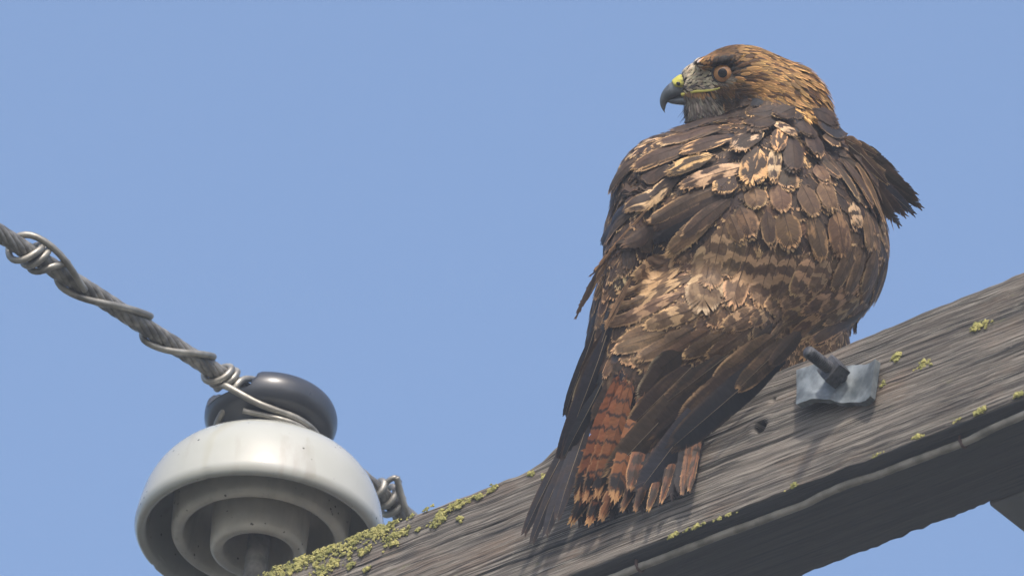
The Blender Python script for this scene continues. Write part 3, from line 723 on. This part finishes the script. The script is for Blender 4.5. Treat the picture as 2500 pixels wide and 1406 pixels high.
# area weighted samples on the body mesh, thinned
tri = []; 
for p in BF:
    for i in range(1, len(p) - 1): tri.append((p[0], p[i], p[i + 1]))
tri = np.array(tri); ar = np.linalg.norm(np.cross(BV[tri[:, 1]] - BV[tri[:, 0]], BV[tri[:, 2]] - BV[tri[:, 0]]), axis=1)
def samples(n):
    t_ = rng.choice(len(tri), n, p=ar / ar.sum()); r1 = np.sqrt(rng.random(n)); r2 = rng.random(n)
    return (1 - r1)[:, None] * BV[tri[t_, 0]] + (r1 * (1 - r2))[:, None] * BV[tri[t_, 1]] + (r1 * r2)[:, None] * BV[tri[t_, 2]]
def thin(P, dmin):
    cell = {}; keep = []
    for i, p in enumerate(P):
        d = dmin(p); 
        if d is None: continue
        key = tuple((p // 30).astype(int)); ok = True
        for a in (-1, 0, 1):
            for b in (-1, 0, 1):
                for c in (-1, 0, 1):
                    for j in cell.get((key[0] + a, key[1] + b, key[2] + c), ()):
                        if ((P[j] - p) ** 2).sum() < d * d: ok = False; break
                    if not ok: break
                if not ok: break
            if not ok: break
        if ok: cell.setdefault(key, []).append(i); keep.append(i)
    return P[keep]
# head region: above the line from throat to nape
def is_head(p): return (p[0] < 1775 and p[1] < 318 - max(0, p[0] - 1700) * .35) or (p[0] >= 1775 and p[1] < 248 + max(0, p[0] - 1880) * .38) 
SP = samples(60000)
BP = thin(SP[:26000], lambda p: None if is_head(p) and (p[1] < 240 or p[0] < 1790) else (21 if p[1] < 470 else 25))
print('body feathers', len(BP)); BG = grad(BP); BG /= np.linalg.norm(BG, axis=1)[:, None]
for p, g_ in zip(BP, BG):
    x, y = p[0], p[1]; front = g_[2] > -.25
    d = dirf(x, y); 
    if not front: d = np.array([.15, 1.0])
    d = d + np.array([random.uniform(-.14, .14), random.uniform(-.08, .08)])
    ax = np.array([d[0], d[1], 0.0]); ax = ax - g_ * (ax @ g_); n_ = np.linalg.norm(ax)
    if n_ < .2: continue
    ax /= n_
    if not front: kind, L, wd, gp = 'breast', 60, 32, 'breast_plumage'
    elif y < 335: kind, L, wd, gp = random.choice(['dark', 'dark', 'slate', 'mid']), 55, 30, 'mantle_plumage'
    elif y < 480 and 1600 < x < 1960: kind, L, wd, gp = random.choice(['patch', 'patchd', 'dark', 'mid', 'dark', 'patch']), 62, 34, 'mantle_plumage'
    elif x < 1640 and y < 700: kind, L, wd, gp = random.choice(['dark', 'mid', 'mid', 'patchd', 'dark']), 66, 30, 'wing_l'
    elif x < 1530: kind, L, wd, gp = random.choice(['dark', 'slate', 'mid', 'brown']), 80, 26, 'wing_l'
    elif x > 1990 and y < 560: kind, L, wd, gp = random.choice(['dark', 'mid', 'brown', 'dark']), 62, 24, 'wing_r'
    elif x > 2040: kind, L, wd, gp = random.choice(['mid', 'brown', 'brown', 'orange']), 72, 36, 'wing_r'
    elif y < 600: kind, L, wd, gp = random.choice(['mid', 'brown', 'dark']), 66, 38, 'back_plumage'
    elif y < 740: kind, L, wd, gp = random.choice(['bar', 'brown', 'bar']), 76, 42, 'back_plumage'
    elif y < 870: kind, L, wd, gp = random.choice(['bar', 'brown', 'bar']), 76, 38, 'rump_plumage'
    else: kind, L, wd, gp = random.choice(['mid', 'dark', 'brown']), 70, 34, 'rump_plumage'
    if y > 1000: continue
    if front and x > 1960 and y < 340: L, wd = 30, 16
    L *= random.uniform(.85, 1.15); wd *= random.uniform(1.1, 1.5)
    q0 = p - ax * L * .5; q1 = p + ax * L * .5
    feather(groups[gp], q0, q1, g_, wd, kind, o0=1, o1=7, nb=11, tipr=random.uniform(.4, .6), rag=.14, seg=2)

# ---- head hackles
def headcol(x, y):
    r_ = random.random()
    def mix(a, b, t): return [a[i] * (1 - t) + b[i] * t for i in range(3)]
    gold, dark, cream, grey = COL['gold'], (.06, .04, .028), COL['pale'], (.20, .175, .15)
    de = math.hypot(x - 1765, y - 178)
    if x < 1745 and 165 < y < 222 and de > 30: return mix((.36, .30, .21), (.58, .49, .35), r_) if (y < 205 or r_ < .6) else (.15, .13, .115)
    if x < 1705 and y <= 168: return cream if r_ < .55 and x > 1668 else dark
    if de < 31 + (6 if y < 172 else 0): return (.30, .25, .19) if y > 190 else (.05, .038, .03)
    if x < 1800 and y < 150: return mix(dark, gold, .15 + .45 * r_ * r_)
    if y > 232 and x < 1800: return mix((.10, .08, .065), (.30, .26, .21), r_ * r_ if x > 1690 else r_) 
    if x < 1830 and y > 205: return mix((.16, .10, .06), gold, r_ * .55)
    return mix((.12, .055, .02), (.72, .40, .14), (r_ ** .7 if r_ > .3 else r_ * .3))
hs_ = np.array([p for p in np.vstack([samples(90000), SP]) if is_head(p)]); HPs = thin(hs_, lambda p: (3.7 if p[0] < 1790 else 8.2) if p[2] > -430 else 9)
print('head', len(HPs)); HG = grad(HPs); HG /= np.linalg.norm(HG, axis=1)[:, None]
for p, g_ in zip(HPs, HG):
    x, y = p[0], p[1]; de = math.hypot(x - 1765, y - 178)
    if de < 27 and g_[2] > 0: continue
    if x < 1668 and y > 182: continue
    d = np.array([x - 1630, (y - 215) * 1.0]); d /= np.linalg.norm(d)
    t_ = sstep(1760, 2000, x); d = d * (1 - t_) + np.array([.62, .78]) * t_
    if y > 222 and x < 1800: d = d * .35 + np.array([.25, 1]) * .8
    if y < 160 and x < 1720: d = np.array([.75, -.62])
    if y < 140 and x > 1700: d = np.array([1, -.12 + .45 * sstep(1750, 1900, x)])
    if de < 50:                                       # swirl round the eye
        r_ = np.array([x - 1765, y - 178]) / de; d = d + r_ * .5
    ax = np.array([d[0] + random.uniform(-.1, .1), d[1] + random.uniform(-.1, .1), 0.0])
    c = headcol(x, y); L = 14 + 26 * sstep(1720, 1900, x) + (10 if y > 240 else 0); wd = 5.8 + 5.8 * sstep(1740, 1880, x)
    L *= random.uniform(.8, 1.25); c = jit(c, .22)
    dk = [q * .30 for q in c] if x > 1740 else [q * .9 for q in c]
    o1 = 4 + 5 * sstep(1850, 2000, x) + (5 if y > 250 and x < 1740 else 0)
    if x > 1745 and y < 250: mini(groups['head_plumage'], p - ax * 8, ax, g_, L, wd, dk, c, 1.5, o1 + (7 * random.random() if x > 1930 else 0), random.uniform(-.1, .1))
    else: mini(groups['head_plumage'], p, ax, g_, L, wd, c, dk, 1, o1, random.uniform(-.15, .15))

# ---- hero feathers
W_L, W_R, MA, BK, RU = groups['wing_l'], groups['wing_r'], groups['mantle_plumage'], groups['back_plumage'], groups['rump_plumage']
H = [ # lower layers first (offset by layer value)
 (RU, R2, 620, 1230, 280, 1370, 90, 'brown', 8), (RU, R2, 640, 1100, 200, 1270, 90, 'bar', 10), (RU, R2, 800, 1160, 420, 1290, 95, 'bar', 11), (RU, R2, 700, 1010, 230, 1180, 90, 'bar', 13), (RU, R2, 650, 930, 270, 1100, 90, 'bar', 15), (RU, R2, 620, 860, 330, 1000, 80, 'bar', 17),
 (RU, R3, 900, 140, 600, 262, 100, 'brown', 12), (RU, R3, 1040, 120, 730, 300, 100, 'brown', 11), (RU, R3, 1140, 120, 850, 292, 90, 'brown', 10), (RU, R3, 1240, 120, 980, 280, 90, 'brown', 11), (RU, R3, 1350, 110, 1110, 270, 90, 'brown', 10), (RU, R3, 1470, 90, 1270, 312, 80, 'mid', 9), (RU, R3, 1580, 60, 1370, 280, 70, 'mid', 9),
 (RU, R2, 1050, 1180, 850, 1290, 90, 'bar', 15), (RU, R2, 1150, 1150, 1000, 1260, 90, 'bar', 15), (RU, R2, 1300, 1090, 1130, 1230, 90, 'bar', 15), (RU, R2, 1420, 1080, 1180, 1250, 90, 'bar', 14), (RU, R2, 1520, 1090, 1240, 1320, 90, 'bar', 13), (RU, R2, 1600, 1130, 1330, 1340, 80, 'mid', 12), (RU, R2, 1680, 1160, 1350, 1375, 80, 'mid', 10), (RU, R2, 1660, 1080, 1420, 1270, 90, 'bar', 14), (RU, R2, 1740, 1130, 1500, 1330, 80, 'brown', 12), (RU, R2, 1560, 1010, 1300, 1190, 90, 'bar', 18), (RU, R2, 1640, 1020, 1400, 1180, 90, 'bar', 17), (RU, R2, 1440, 1010, 1180, 1160, 90, 'bar', 18), (RU, R2, 1340, 1030, 1080, 1180, 90, 'bar', 17), (RU, R2, 1180, 1130, 900, 1290, 90, 'brown', 14), (RU, R2, 1500, 1180, 1240, 1370, 80, 'brown', 12), (RU, R2, 1380, 1180, 1100, 1350, 80, 'brown', 13),
 (BK, R2, 790, 760, 735, 1200, 190, 'barc', 18), (BK, R2, 1020, 800, 900, 1165, 130, 'bar', 17), (BK, R2, 1140, 820, 1050, 1170, 120, 'bar', 16), (BK, R2, 1240, 850, 1150, 1120, 100, 'bar', 17), (BK, R2, 1360, 870, 1250, 1090, 95, 'bar', 18), (BK, R2, 1460, 880, 1350, 1075, 95, 'bar', 19),
 (BK, R2, 1580, 840, 1470, 1060, 85, 'brown', 20), (BK, R2, 1800, 960, 1690, 1212, 100, 'brown', 12), (BK, R2, 1780, 900, 1700, 1140, 85, 'brown', 14), (BK, R2, 1720, 880, 1630, 1130, 85, 'brown', 16), (BK, R2, 1640, 850, 1550, 1080, 80, 'brown', 20), (BK, R2, 1715, 830, 1630, 1075, 95, 'brown', 22),
 (BK, R2, 870, 690, 770, 1070, 130, 'bar', 24), (BK, R2, 970, 720, 870, 1010, 110, 'bar', 22), (BK, R2, 830, 620, 560, 862, 95, 'brown', 26), (BK, R2, 900, 560, 640, 770, 80, 'mid', 28),
 (BK, R2, 1100, 620, 1120, 810, 70, 'mid', 26), (BK, R2, 890, 640, 960, 792, 80, 'brown', 26), (BK, R2, 950, 600, 1020, 765, 110, 'brown', 29), (BK, R2, 1190, 620, 1240, 825, 130, 'orange', 28), (BK, R2, 1350, 640, 1410, 890, 90, 'orange', 26), (BK, R2, 1480, 620, 1520, 872, 120, 'orange', 28), (BK, R2, 1650, 640, 1668, 842, 75, 'brown', 30), (BK, R2, 1580, 570, 1610, 720, 70, 'patchw', 28),
 (BK, R2, 1030, 490, 1050, 612, 105, 'brown', 32), (BK, R2, 1170, 470, 1190, 632, 100, 'brown', 33), (BK, R2, 1290, 480, 1370, 652, 100, 'brown', 34), (BK, R2, 1400, 460, 1465, 622, 95, 'brown', 35), (BK, R2, 1190, 390, 1230, 502, 110, 'mid', 37), (BK, R2, 1370, 370, 1430, 470, 80, 'brown', 37),
 (W_R, R2, 1700, 470, 1830, 770, 55, 'mid', 28), (W_R, R2, 1660, 400, 1790, 730, 60, 'brown', 31), (W_R, R2, 1590, 350, 1740, 690, 60, 'orange', 33), (W_R, R2, 1520, 340, 1680, 600, 55, 'mid', 35), (W_R, R2, 1450, 330, 1600, 570, 55, 'mid', 37), (W_R, R2, 1560, 280, 1700, 480, 60, 'dark', 39), (W_R, R2, 1360, 290, 1500, 450, 60, 'mid', 40),
 (W_L, R2, 960, 500, 470, 720, 100, 'dark', 24), (W_L, R2, 880, 560, 420, 800, 90, 'black', 16), (W_L, R2, 900, 480, 400, 690, 90, 'mid', 34), (W_L, R2, 620, 620, 300, 830, 80, 'dark', 20), (W_L, R2, 560, 700, 200, 900, 80, 'dark', 17), (W_L, R2, 360, 620, 190, 800, 90, 'slate', 22), (W_L, R2, 520, 500, 240, 690, 80, 'mid', 30), (W_L, R2, 640, 400, 320, 640, 90, 'patchd', 32),  # first dark and black feathers carry the shadow below the scapulars in their colour
 (W_L, R2, 330, 480, 180, 710, 70, 'patchd', 30), (W_L, R2, 430, 330, 240, 520, 70, 'mid', 32), (W_L, R2, 560, 360, 420, 470, 90, 'dark', 36),
 (MA, R2, 1000, 380, 640, 500, 100, 'patchw', 38), (MA, R2, 930, 430, 830, 530, 120, 'patch', 37), (MA, R2, 1060, 280, 1010, 490, 150, 'patch', 42), (MA, R2, 1150, 260, 1130, 470, 70, 'patchw', 40),
 (MA, R2, 820, 320, 560, 420, 90, 'patch', 42), (MA, R2, 720, 250, 380, 400, 90, 'mid', 42), (MA, R2, 1230, 220, 1240, 415, 110, 'dark', 46), (MA, R2, 930, 230, 640, 320, 90, 'patch', 46), (MA, R2, 860, 170, 500, 280, 90, 'mid', 48),
 (MA, R2, 1080, 190, 920, 300, 110, 'patchd', 50), (MA, R2, 1180, 180, 1150, 310, 80, 'patch', 50), (MA, R2, 1130, 130, 1240, 235, 80, 'patchw', 50), (MA, R2, 1340, 190, 1360, 330, 110, 'dark', 50), (MA, R2, 1420, 180, 1470, 300, 110, 'mid', 52),
 (MA, R2, 900, 120, 570, 225, 80, 'dark', 54), (MA, R2, 1160, 90, 1010, 190, 120, 'dark', 56), (MA, R2, 1290, 120, 1330, 240, 100, 'dark', 56), (MA, R2, 1380, 100, 1480, 230, 100, 'slate', 58), (MA, R2, 1430, 125, 1540, 240, 70, 'dark', 40), (MA, R2, 1180, 60, 1010, 125, 90, 'dark', 50), (MA, R2, 1260, 60, 1150, 120, 90, 'dark', 60), (MA, R2, 1350, 60, 1450, 140, 100, 'dark', 60),
]
for (fb, rg, x0, y0, x1, y1, wd, kind, lay) in H:
    lay = lay * (.42 if fb is MA else .30); wd *= 1.22 if fb is BK else 1.08
    if kind != 'barc':
        j = lambda q: q + random.uniform(-16, 16)
        hero(fb, rg, j(x0), j(y0), j(x1) , j(y1) + 8, wd * random.uniform(.75, 1.0), kind if random.random() < .6 else 'mid', o0=5 + lay * .6, o1=6 + lay, tipr=.45, cup=.25)
    hero(fb, rg, x0, y0, x1, y1, wd, kind, o0=7 + lay * .6, o1=9 + lay, cup=.26, tipr=.5 if kind in ('brown', 'orange', 'mid') else .4)

# free feathers: sit off the body (tail, flight feathers, wing bend, wisps); zg = gap in front of the face plane of the arm
def free(fb, rg, x0, y0, x1, y1, wd, kind, z0, z1, **k):
    a = rg(x0, y0); b = rg(x1, y1); P0 = np.array([a[0], a[1], z0]); P1 = np.array([b[0], b[1], z1])
    h_ = hit(*a)
    sit = k.pop('sit', 15)
    if h_ is not None and sit: P0[2] = max(P0[2], h_[2] + float(sit))
    k.setdefault('nb', 26); k.setdefault('rag', .07); k.setdefault('tipr', .3)
    feather(fb, P0, P1, np.array([0, 0, 1.0]), wd / 2.343, kind, surf=False, o0=0, o1=0, **k)
def zpl(rg, x, y, g): a = rg(x, y); return float(pz(*a)) + g
# tail: twelve feathers as sub-parts
tail_fb = FB(); 
for i in range(10): 
    x = 640 + i * 40; free(tail_fb, R3, x, 330, 470 + i * 56, 640, 90, 'dark', -50 - i * 3, -50 - i * 3, nb=14, sit=False)  # dark vane colour stands in for the shadow at the tail base
tailo = tail_fb.build('tail', hawk)
fb = FB()
for (x1, y1) in ((370, 1225), (460, 1220), (550, 1190), (640, 1160), (730, 1150), (820, 1115), (900, 1080), (975, 1045)):
    xb = 720 + (x1 - 380) * .6; free(fb, R3, xb, 560, x1, y1, 130, 'black', zpl(R3, xb, 560, 40), zpl(R3, x1, y1, 46), rag=.12, tipr=.25, sit=False)
fb.build('under_tail_shade', tailo)  # black vanes stand in for the shadow behind the tail tips
T = [(700, 600, 330, 1242, 80, 'tail', 42, 28), (740, 600, 430, 1244, 80, 'tail', 40, 30), (790, 600, 505, 1216, 80, 'taild', 38, 32), (860, 600, 625, 1168, 56, 'taild', 36, 32), (900, 600, 700, 1170, 50, 'taild', 34, 34), (960, 600, 775, 1166, 52, 'taild', 32, 34),
     (1040, 640, 970, 1074, 46, 'taild', 30, 36), (1090, 640, 1010, 1052, 44, 'taild', 28, 30), (1000, 620, 850, 1120, 44, 'taild', 30, 32),
     (620, 360, 375, 1112, 110, 'tail', 70, 52), (660, 380, 420, 1112, 100, 'tail', 74, 56), (690, 400, 485, 1084, 110, 'tail', 78, 60), (760, 480, 578, 1106, 120, 'tail', 74, 58), (800, 560, 672, 1040, 90, 'taild', 66, 54)]
for i, (x0, y0, x1, y1, wd, kd, g0, g1) in enumerate(T):
    fb = FB(); free(fb, R3, x0, y0, x1, y1, wd, kd, zpl(R3, x0, y0, g0 + 10), zpl(R3, x1, y1, g1 + 34), rag=.16, tipr=.2, point=True, arch=.02, cup=.18, nb=40); fb.build('tail_feather', tailo)
# left wing: coverts mesh + flight feathers
wl = groups['wing_l'].build('wing', hawk); wr = groups['wing_r'].build('wing', hawk)
FL = [(560, 60, 300, 900, 70, 'flight', -60, 60), (540, 160, 325, 880, 70, 'slate', -30, 75),
      (420, 560, 104, 1318, 70, 'flight', 62, 40), (440, 560, 152, 1366, 70, 'flight', 70, 48), (450, 560, 230, 1316, 80, 'flight', 78, 56), (460, 560, 290, 1220, 80, 'flight', 84, 62), (470, 300, 345, 720, 80, 'cov', 150, 110), (500, 200, 375, 600, 80, 'cov', 170, 120), (520, 420, 318, 880, 80, 'slate', 130, 95), (480, 100, 328, 630, 60, 'slate', 160, 110), (540, 120, 400, 450, 70, 'mid', 175, 150)]
for (x0, y0, x1, y1, wd, kd, g0, g1) in FL:
    fb = FB(); free(fb, R3, x0, y0, x1, y1, wd, kd, zpl(R3, x0, y0, g0) if g0 > 0 else g0 - 60, zpl(R3, x1, y1, g1 + 22), bend=.05, tipr=.45, cup=.2, arch=.02, rag=.03, nb=40); fb.build('flight_feather', wl)
FR = [(1160, 480, 738, 1034, 160, 'slate', 80, 96), (1350, 270, 800, 760, 190, 'dark', 84, 92), (1480, 250, 960, 680, 200, 'mid', 88, 98), (1590, 222, 908, 806, 180, 'slate', 92, 112), (1150, 330, 540, 972, 180, 'mid', 112, 110), (1040, 330, 672, 686, 150, 'mid', 134, 128), (1240, 270, 860, 560, 120, 'mid', 144, 138), (1600, 170, 1290, 470, 120, 'mid', 110, 126), (1520, 150, 1160, 420, 130, 'brown', 120, 130), (1660, 130, 1480, 330, 90, 'dark', 110, 122)]
for (x0, y0, x1, y1, wd, kd, g0, g1) in FR:
    fb = FB(); free(fb, R3, x0, y0, x1, y1, wd, kd, zpl(R3, x0, y0, g0 + 10), zpl(R3, x1, y1, g1), tipr=.4, base=.62, cup=.14, rag=.045, nb=50, sit=1 + 3 * FR.index((x0, y0, x1, y1, wd, kd, g0, g1))); fb.build('flight_feather', wr)
# upper tail coverts
fb = FB()
for (x0, y0, x1, y1, wd, kd, g0, g1) in [(930, 290, 735, 528, 150, 'cov', 150, 128), (980, 250, 790, 398, 140, 'cov', 165, 150), (640, 200, 600, 420, 90, 'dark', 120, 90)]:
    fb = FB(); free(fb, R3, x0, y0, x1, y1, wd, kd, zpl(R3, x0, y0, g0), zpl(R3, x1, y1, g1), tipr=.5, cup=.1, rag=.04); fb.build('tail_covert', hawk)
# feathers of the right wing bend sticking out
fb = FB()
for (x0, y0, x1, y1, wd, kd, z0, z1) in [(1560, 215, 1760, 320, 70, 'mid', -300, -330), (1600, 230, 1850, 400, 80, 'dark', -310, -350), (1600, 260, 1960, 530, 90, 'dark', -320, -370), (1620, 300, 1992, 605, 90, 'dark', -315, -365), (1600, 330, 1950, 640, 90, 'slate', -305, -355), (1600, 370, 1900, 650, 90, 'dark', -300, -345), (1620, 400, 1865, 705, 90, 'dark', -295, -335), (1570, 240, 1700, 350, 70, 'mid', -290, -310), (1640, 290, 1800, 470, 60, 'mid', -285, -300), (1600, 300, 1880, 480, 60, 'brown', -296, -345), (1540, 200, 1660, 260, 60, 'brown', -300, -310), (1700, 340, 1975, 560, 50, 'dark', -312, -360)]:
    free(fb, R2, x0, y0, x1, y1, wd * 1.15, kd, z0, z1, rag=.12, tipr=.7, point=True, arch=.05, sit=False, nb=34)
fb.build('alula', wr)
fb = FB()
for (x0, y0, x1, y1, wd, kd, z0, z1) in [(430, 600, 120, 960, 24, 'wisp', -110, -100), (380, 700, 90, 1000, 26, 'dark', -110, -105), (230, 840, 30, 1180, 34, 'brown', -130, -120), (160, 920, 8, 1240, 30, 'dark', -130, -110), (150, 980, 60, 1150, 26, 'mid', -130, -120), (260, 820, 120, 1130, 40, 'mid', -130, -120), (330, 1000, 180, 1300, 40, 'wisp', -60, -60)]:
    fb = FB(); free(fb, R2, x0, y0, x1, y1, wd, kd, z0, z1, rag=.35, tipr=.6, nb=20, sit=False); fb.build('loose_feather', hawk)
# feathered thighs
fb = FB()
for i in range(46):
    x = random.uniform(1440, 1640); y = random.uniform(1040, 1180); L = random.uniform(110, 190); dx = random.uniform(-30, 15)
    free(fb, R2, x, y, x + dx, min(y + L, 1370 - (x - 1440) * .25), random.uniform(10, 26), random.choice(['mid', 'brown', 'wisp', 'dark']), -330 + random.uniform(-60, 40), -345 + random.uniform(-60, 30), rag=.4, tipr=.7, nb=10, sit=False)
fb.build('thigh_plumage', hawk)
for n in ('mantle_plumage', 'back_plumage', 'rump_plumage', 'breast_plumage', 'head_plumage'): groups[n].build(n, hawk)

# ---- legs and feet on top of the arm
for k, (xk, yk, zk) in enumerate(((1750, 880, -250), (1860, 850, -300))):
    s = find_s(xk, -BW / 2, 0.0); ft = PIX(B(s, .010, -BW / 2)); a = W(xk, yk, zk); b_ = B(s, .012, -BW / 2)
    v, f = tube(spline([a, a * .5 + b_ * .5 + U_ * .004, b_], 8), np.linspace(.010, .0055, 17), 12)
    leg = obj('leg', v, f, M['cere'], hawk)
    for ang, L in ((-25, .040), (0, .046), (25, .040), (180, .028)):
        d = -NF * math.cos(R(ang)) + D_ * math.sin(R(ang)); Q = [b_, b_ + d * L * .4 + U_ * .003, b_ + d * L * .8 - U_ * .003, b_ + d * L - U_ * .006]
        v, f = tube(spline(Q, 5), np.linspace(.0058, .0038, 16), 10); t_ = obj('toe', v, f, M['cere'], leg)
        e = Q[-1]; v, f = tube(spline([e, e + d * .008 + U_ * .003, e + d * .016 - U_ * .003], 5), np.linspace(.003, .0004, 11), 8); obj('talon', v, f, M['beak'], leg)

# ---- beak, cere, eye
def loft(secs, seg=20, zc=HZ, ex=2.0):
    """sections (top x, top y, bottom x, bottom y, half thickness)"""
    S_ = spline(np.array(secs, float), 5); V = []
    for tx, ty, bx, by, th in S_:
        for j in range(seg):
            a = 2 * math.pi * j / seg; c, s = math.cos(a), math.sin(a); c = math.copysign(abs(c) ** .9, c)
            V.append((.5 * (tx + bx) + .5 * (tx - bx) * c, .5 * (ty + by) + .5 * (ty - by) * c, zc + th * s * (1 - .25 * c)))
    return HW(V), grid_faces(len(S_), seg, True, True)
v, f = loft([(1700, 182, 1702, 230, 34), (1668, 184, 1676, 234, 27), (1648, 194, 1658, 238, 21), (1630, 208, 1643, 243, 17), (1617, 224, 1633, 248, 12), (1611, 242, 1627, 256, 8.5), (1612, 257, 1625, 263, 5), (1617, 268, 1623, 270, 2.6), (1623, 276, 1624, 276.5, .6)])
bk = obj('beak', v, f, M['beak'], hawk)
v, f = loft([(1700, 232, 1700, 262, 26), (1675, 230, 1676, 259, 22), (1655, 234, 1656, 257, 16), (1638, 238, 1639, 254, 11), (1628, 241, 1629, 250, 5)]); obj('lower_mandible', v, f, M['beak'], bk)
v, f = loft([(1700, 178, 1706, 226, 37), (1682, 179, 1688, 222, 33), (1668, 181, 1674, 221, 29.5), (1656, 184, 1661, 220, 26), (1643, 194, 1650, 216, 22.5), (1640, 197, 1646, 212, 18)]); cere = obj('cere', v, f, M['cere'], bk)
def blob(cx, cy, cz, a, b, c, rot=0, seg=20):
    V = []
    for i in range(seg + 1):
        th = math.pi * i / seg
        for j in range(seg):
            ph = 2 * math.pi * j / seg; x = a * math.sin(th) * math.cos(ph); y = b * math.sin(th) * math.sin(ph); z = c * math.cos(th)
            V.append((cx + x * math.cos(rot) - y * math.sin(rot), cy + x * math.sin(rot) + y * math.cos(rot), cz + z))
    return HW(V), grid_faces(seg + 1, seg, True)
v, f = blob(1656.5, 205, HZ + 25.5, 6, 4.6, 2.6, .5); obj('nostril', v, f, M['pupil'], cere)
gp = []
for x, y in ((1664, 232), (1680, 228), (1698, 224), (1715, 223), (1735, 221), (1750, 218), (1758, 215)):
    h = hit(x, y); gp.append((x, y, (h[2] + 2.5) if h is not None and x > 1690 else HZ + 22 + (x - 1664) * .5))
v, f = tube(HW(spline(gp, 6)), np.linspace(4.6, 2.2, 37) / SC, 8); obj('gape', v, f, M['gape'], bk)
eh = hit(1765, 178); ez = eh[2] - 15; er = 28.0
v, f = blob(1765, 179, ez, er, er, er, seg=32); eye = obj('eye', v, f, M['pupil'], hawk)
def cap(cx, cy, r_in, r_out, rs_, n=40):
    V = []
    for q in np.linspace(r_in, r_out, 6):
        for j in range(n):
            a = 2 * math.pi * j / n; x = q * math.cos(a); y = q * math.sin(a); V.append((1765 + cx + x, 179 + cy + y, ez + math.sqrt(max(rs_ ** 2 - (cx + x) ** 2 - (cy + y) ** 2, 1))))
    return HW(V), grid_faces(6, n, True)
v, f = cap(-1, 0, .3, 22, er + .6); obj('iris', v, f, M['iris'], eye)
v, f = cap(-1, 0, .2, 11.5, er + 1.2); obj('pupil', v, f, M['pupil'], eye)
lidp = []
for a in np.linspace(0, 2 * math.pi, 41)[:-1]:
    x = 1765 + 25.5 * math.cos(a) + 1; y = 178 + 23.5 * math.sin(a) + 1.5; lidp.append((x + (x - 1765) * .07, y + (y - 178) * .07, ez + 15 + (4 if math.sin(a) < 0 else 0)))
lidp.append(lidp[0]); v, f = tube(HW(lidp), 2.6 / SC, 8); obj('eyelid', v, f, M['lid'], eye)
# bristles round the beak and chin
mb = MB()
for i in range(150):
    if i < 60: x = random.uniform(1664, 1690); y = random.uniform(248, 285); d = np.array([-.35 + random.uniform(-.4, .2), .9, 0]); L = random.uniform(12, 34)
    elif i < 100: x = random.uniform(1660, 1700); y = random.uniform(186, 222); d = np.array([-.7, random.uniform(-.3, .5), .2]); L = random.uniform(8, 16)
    else: x = random.uniform(1662, 1690); y = random.uniform(160, 186); d = np.array([-.1 + random.uniform(-.5, .5), -.6, .1]); L = random.uniform(7, 16)
    h = hit(x, y)
    if h is None: continue
    Q = [h, h + d * L * .5, h + d * L + np.array([random.uniform(-3, 3), 2, 0])]; v, f = tube(HW(Q), np.array([.6, .45, .2]) / SC, 4); mb.add(v, f)
v, f = mb.out(); obj('bristles', v, f, M['lid'], hawk)
for s_ in (): pass
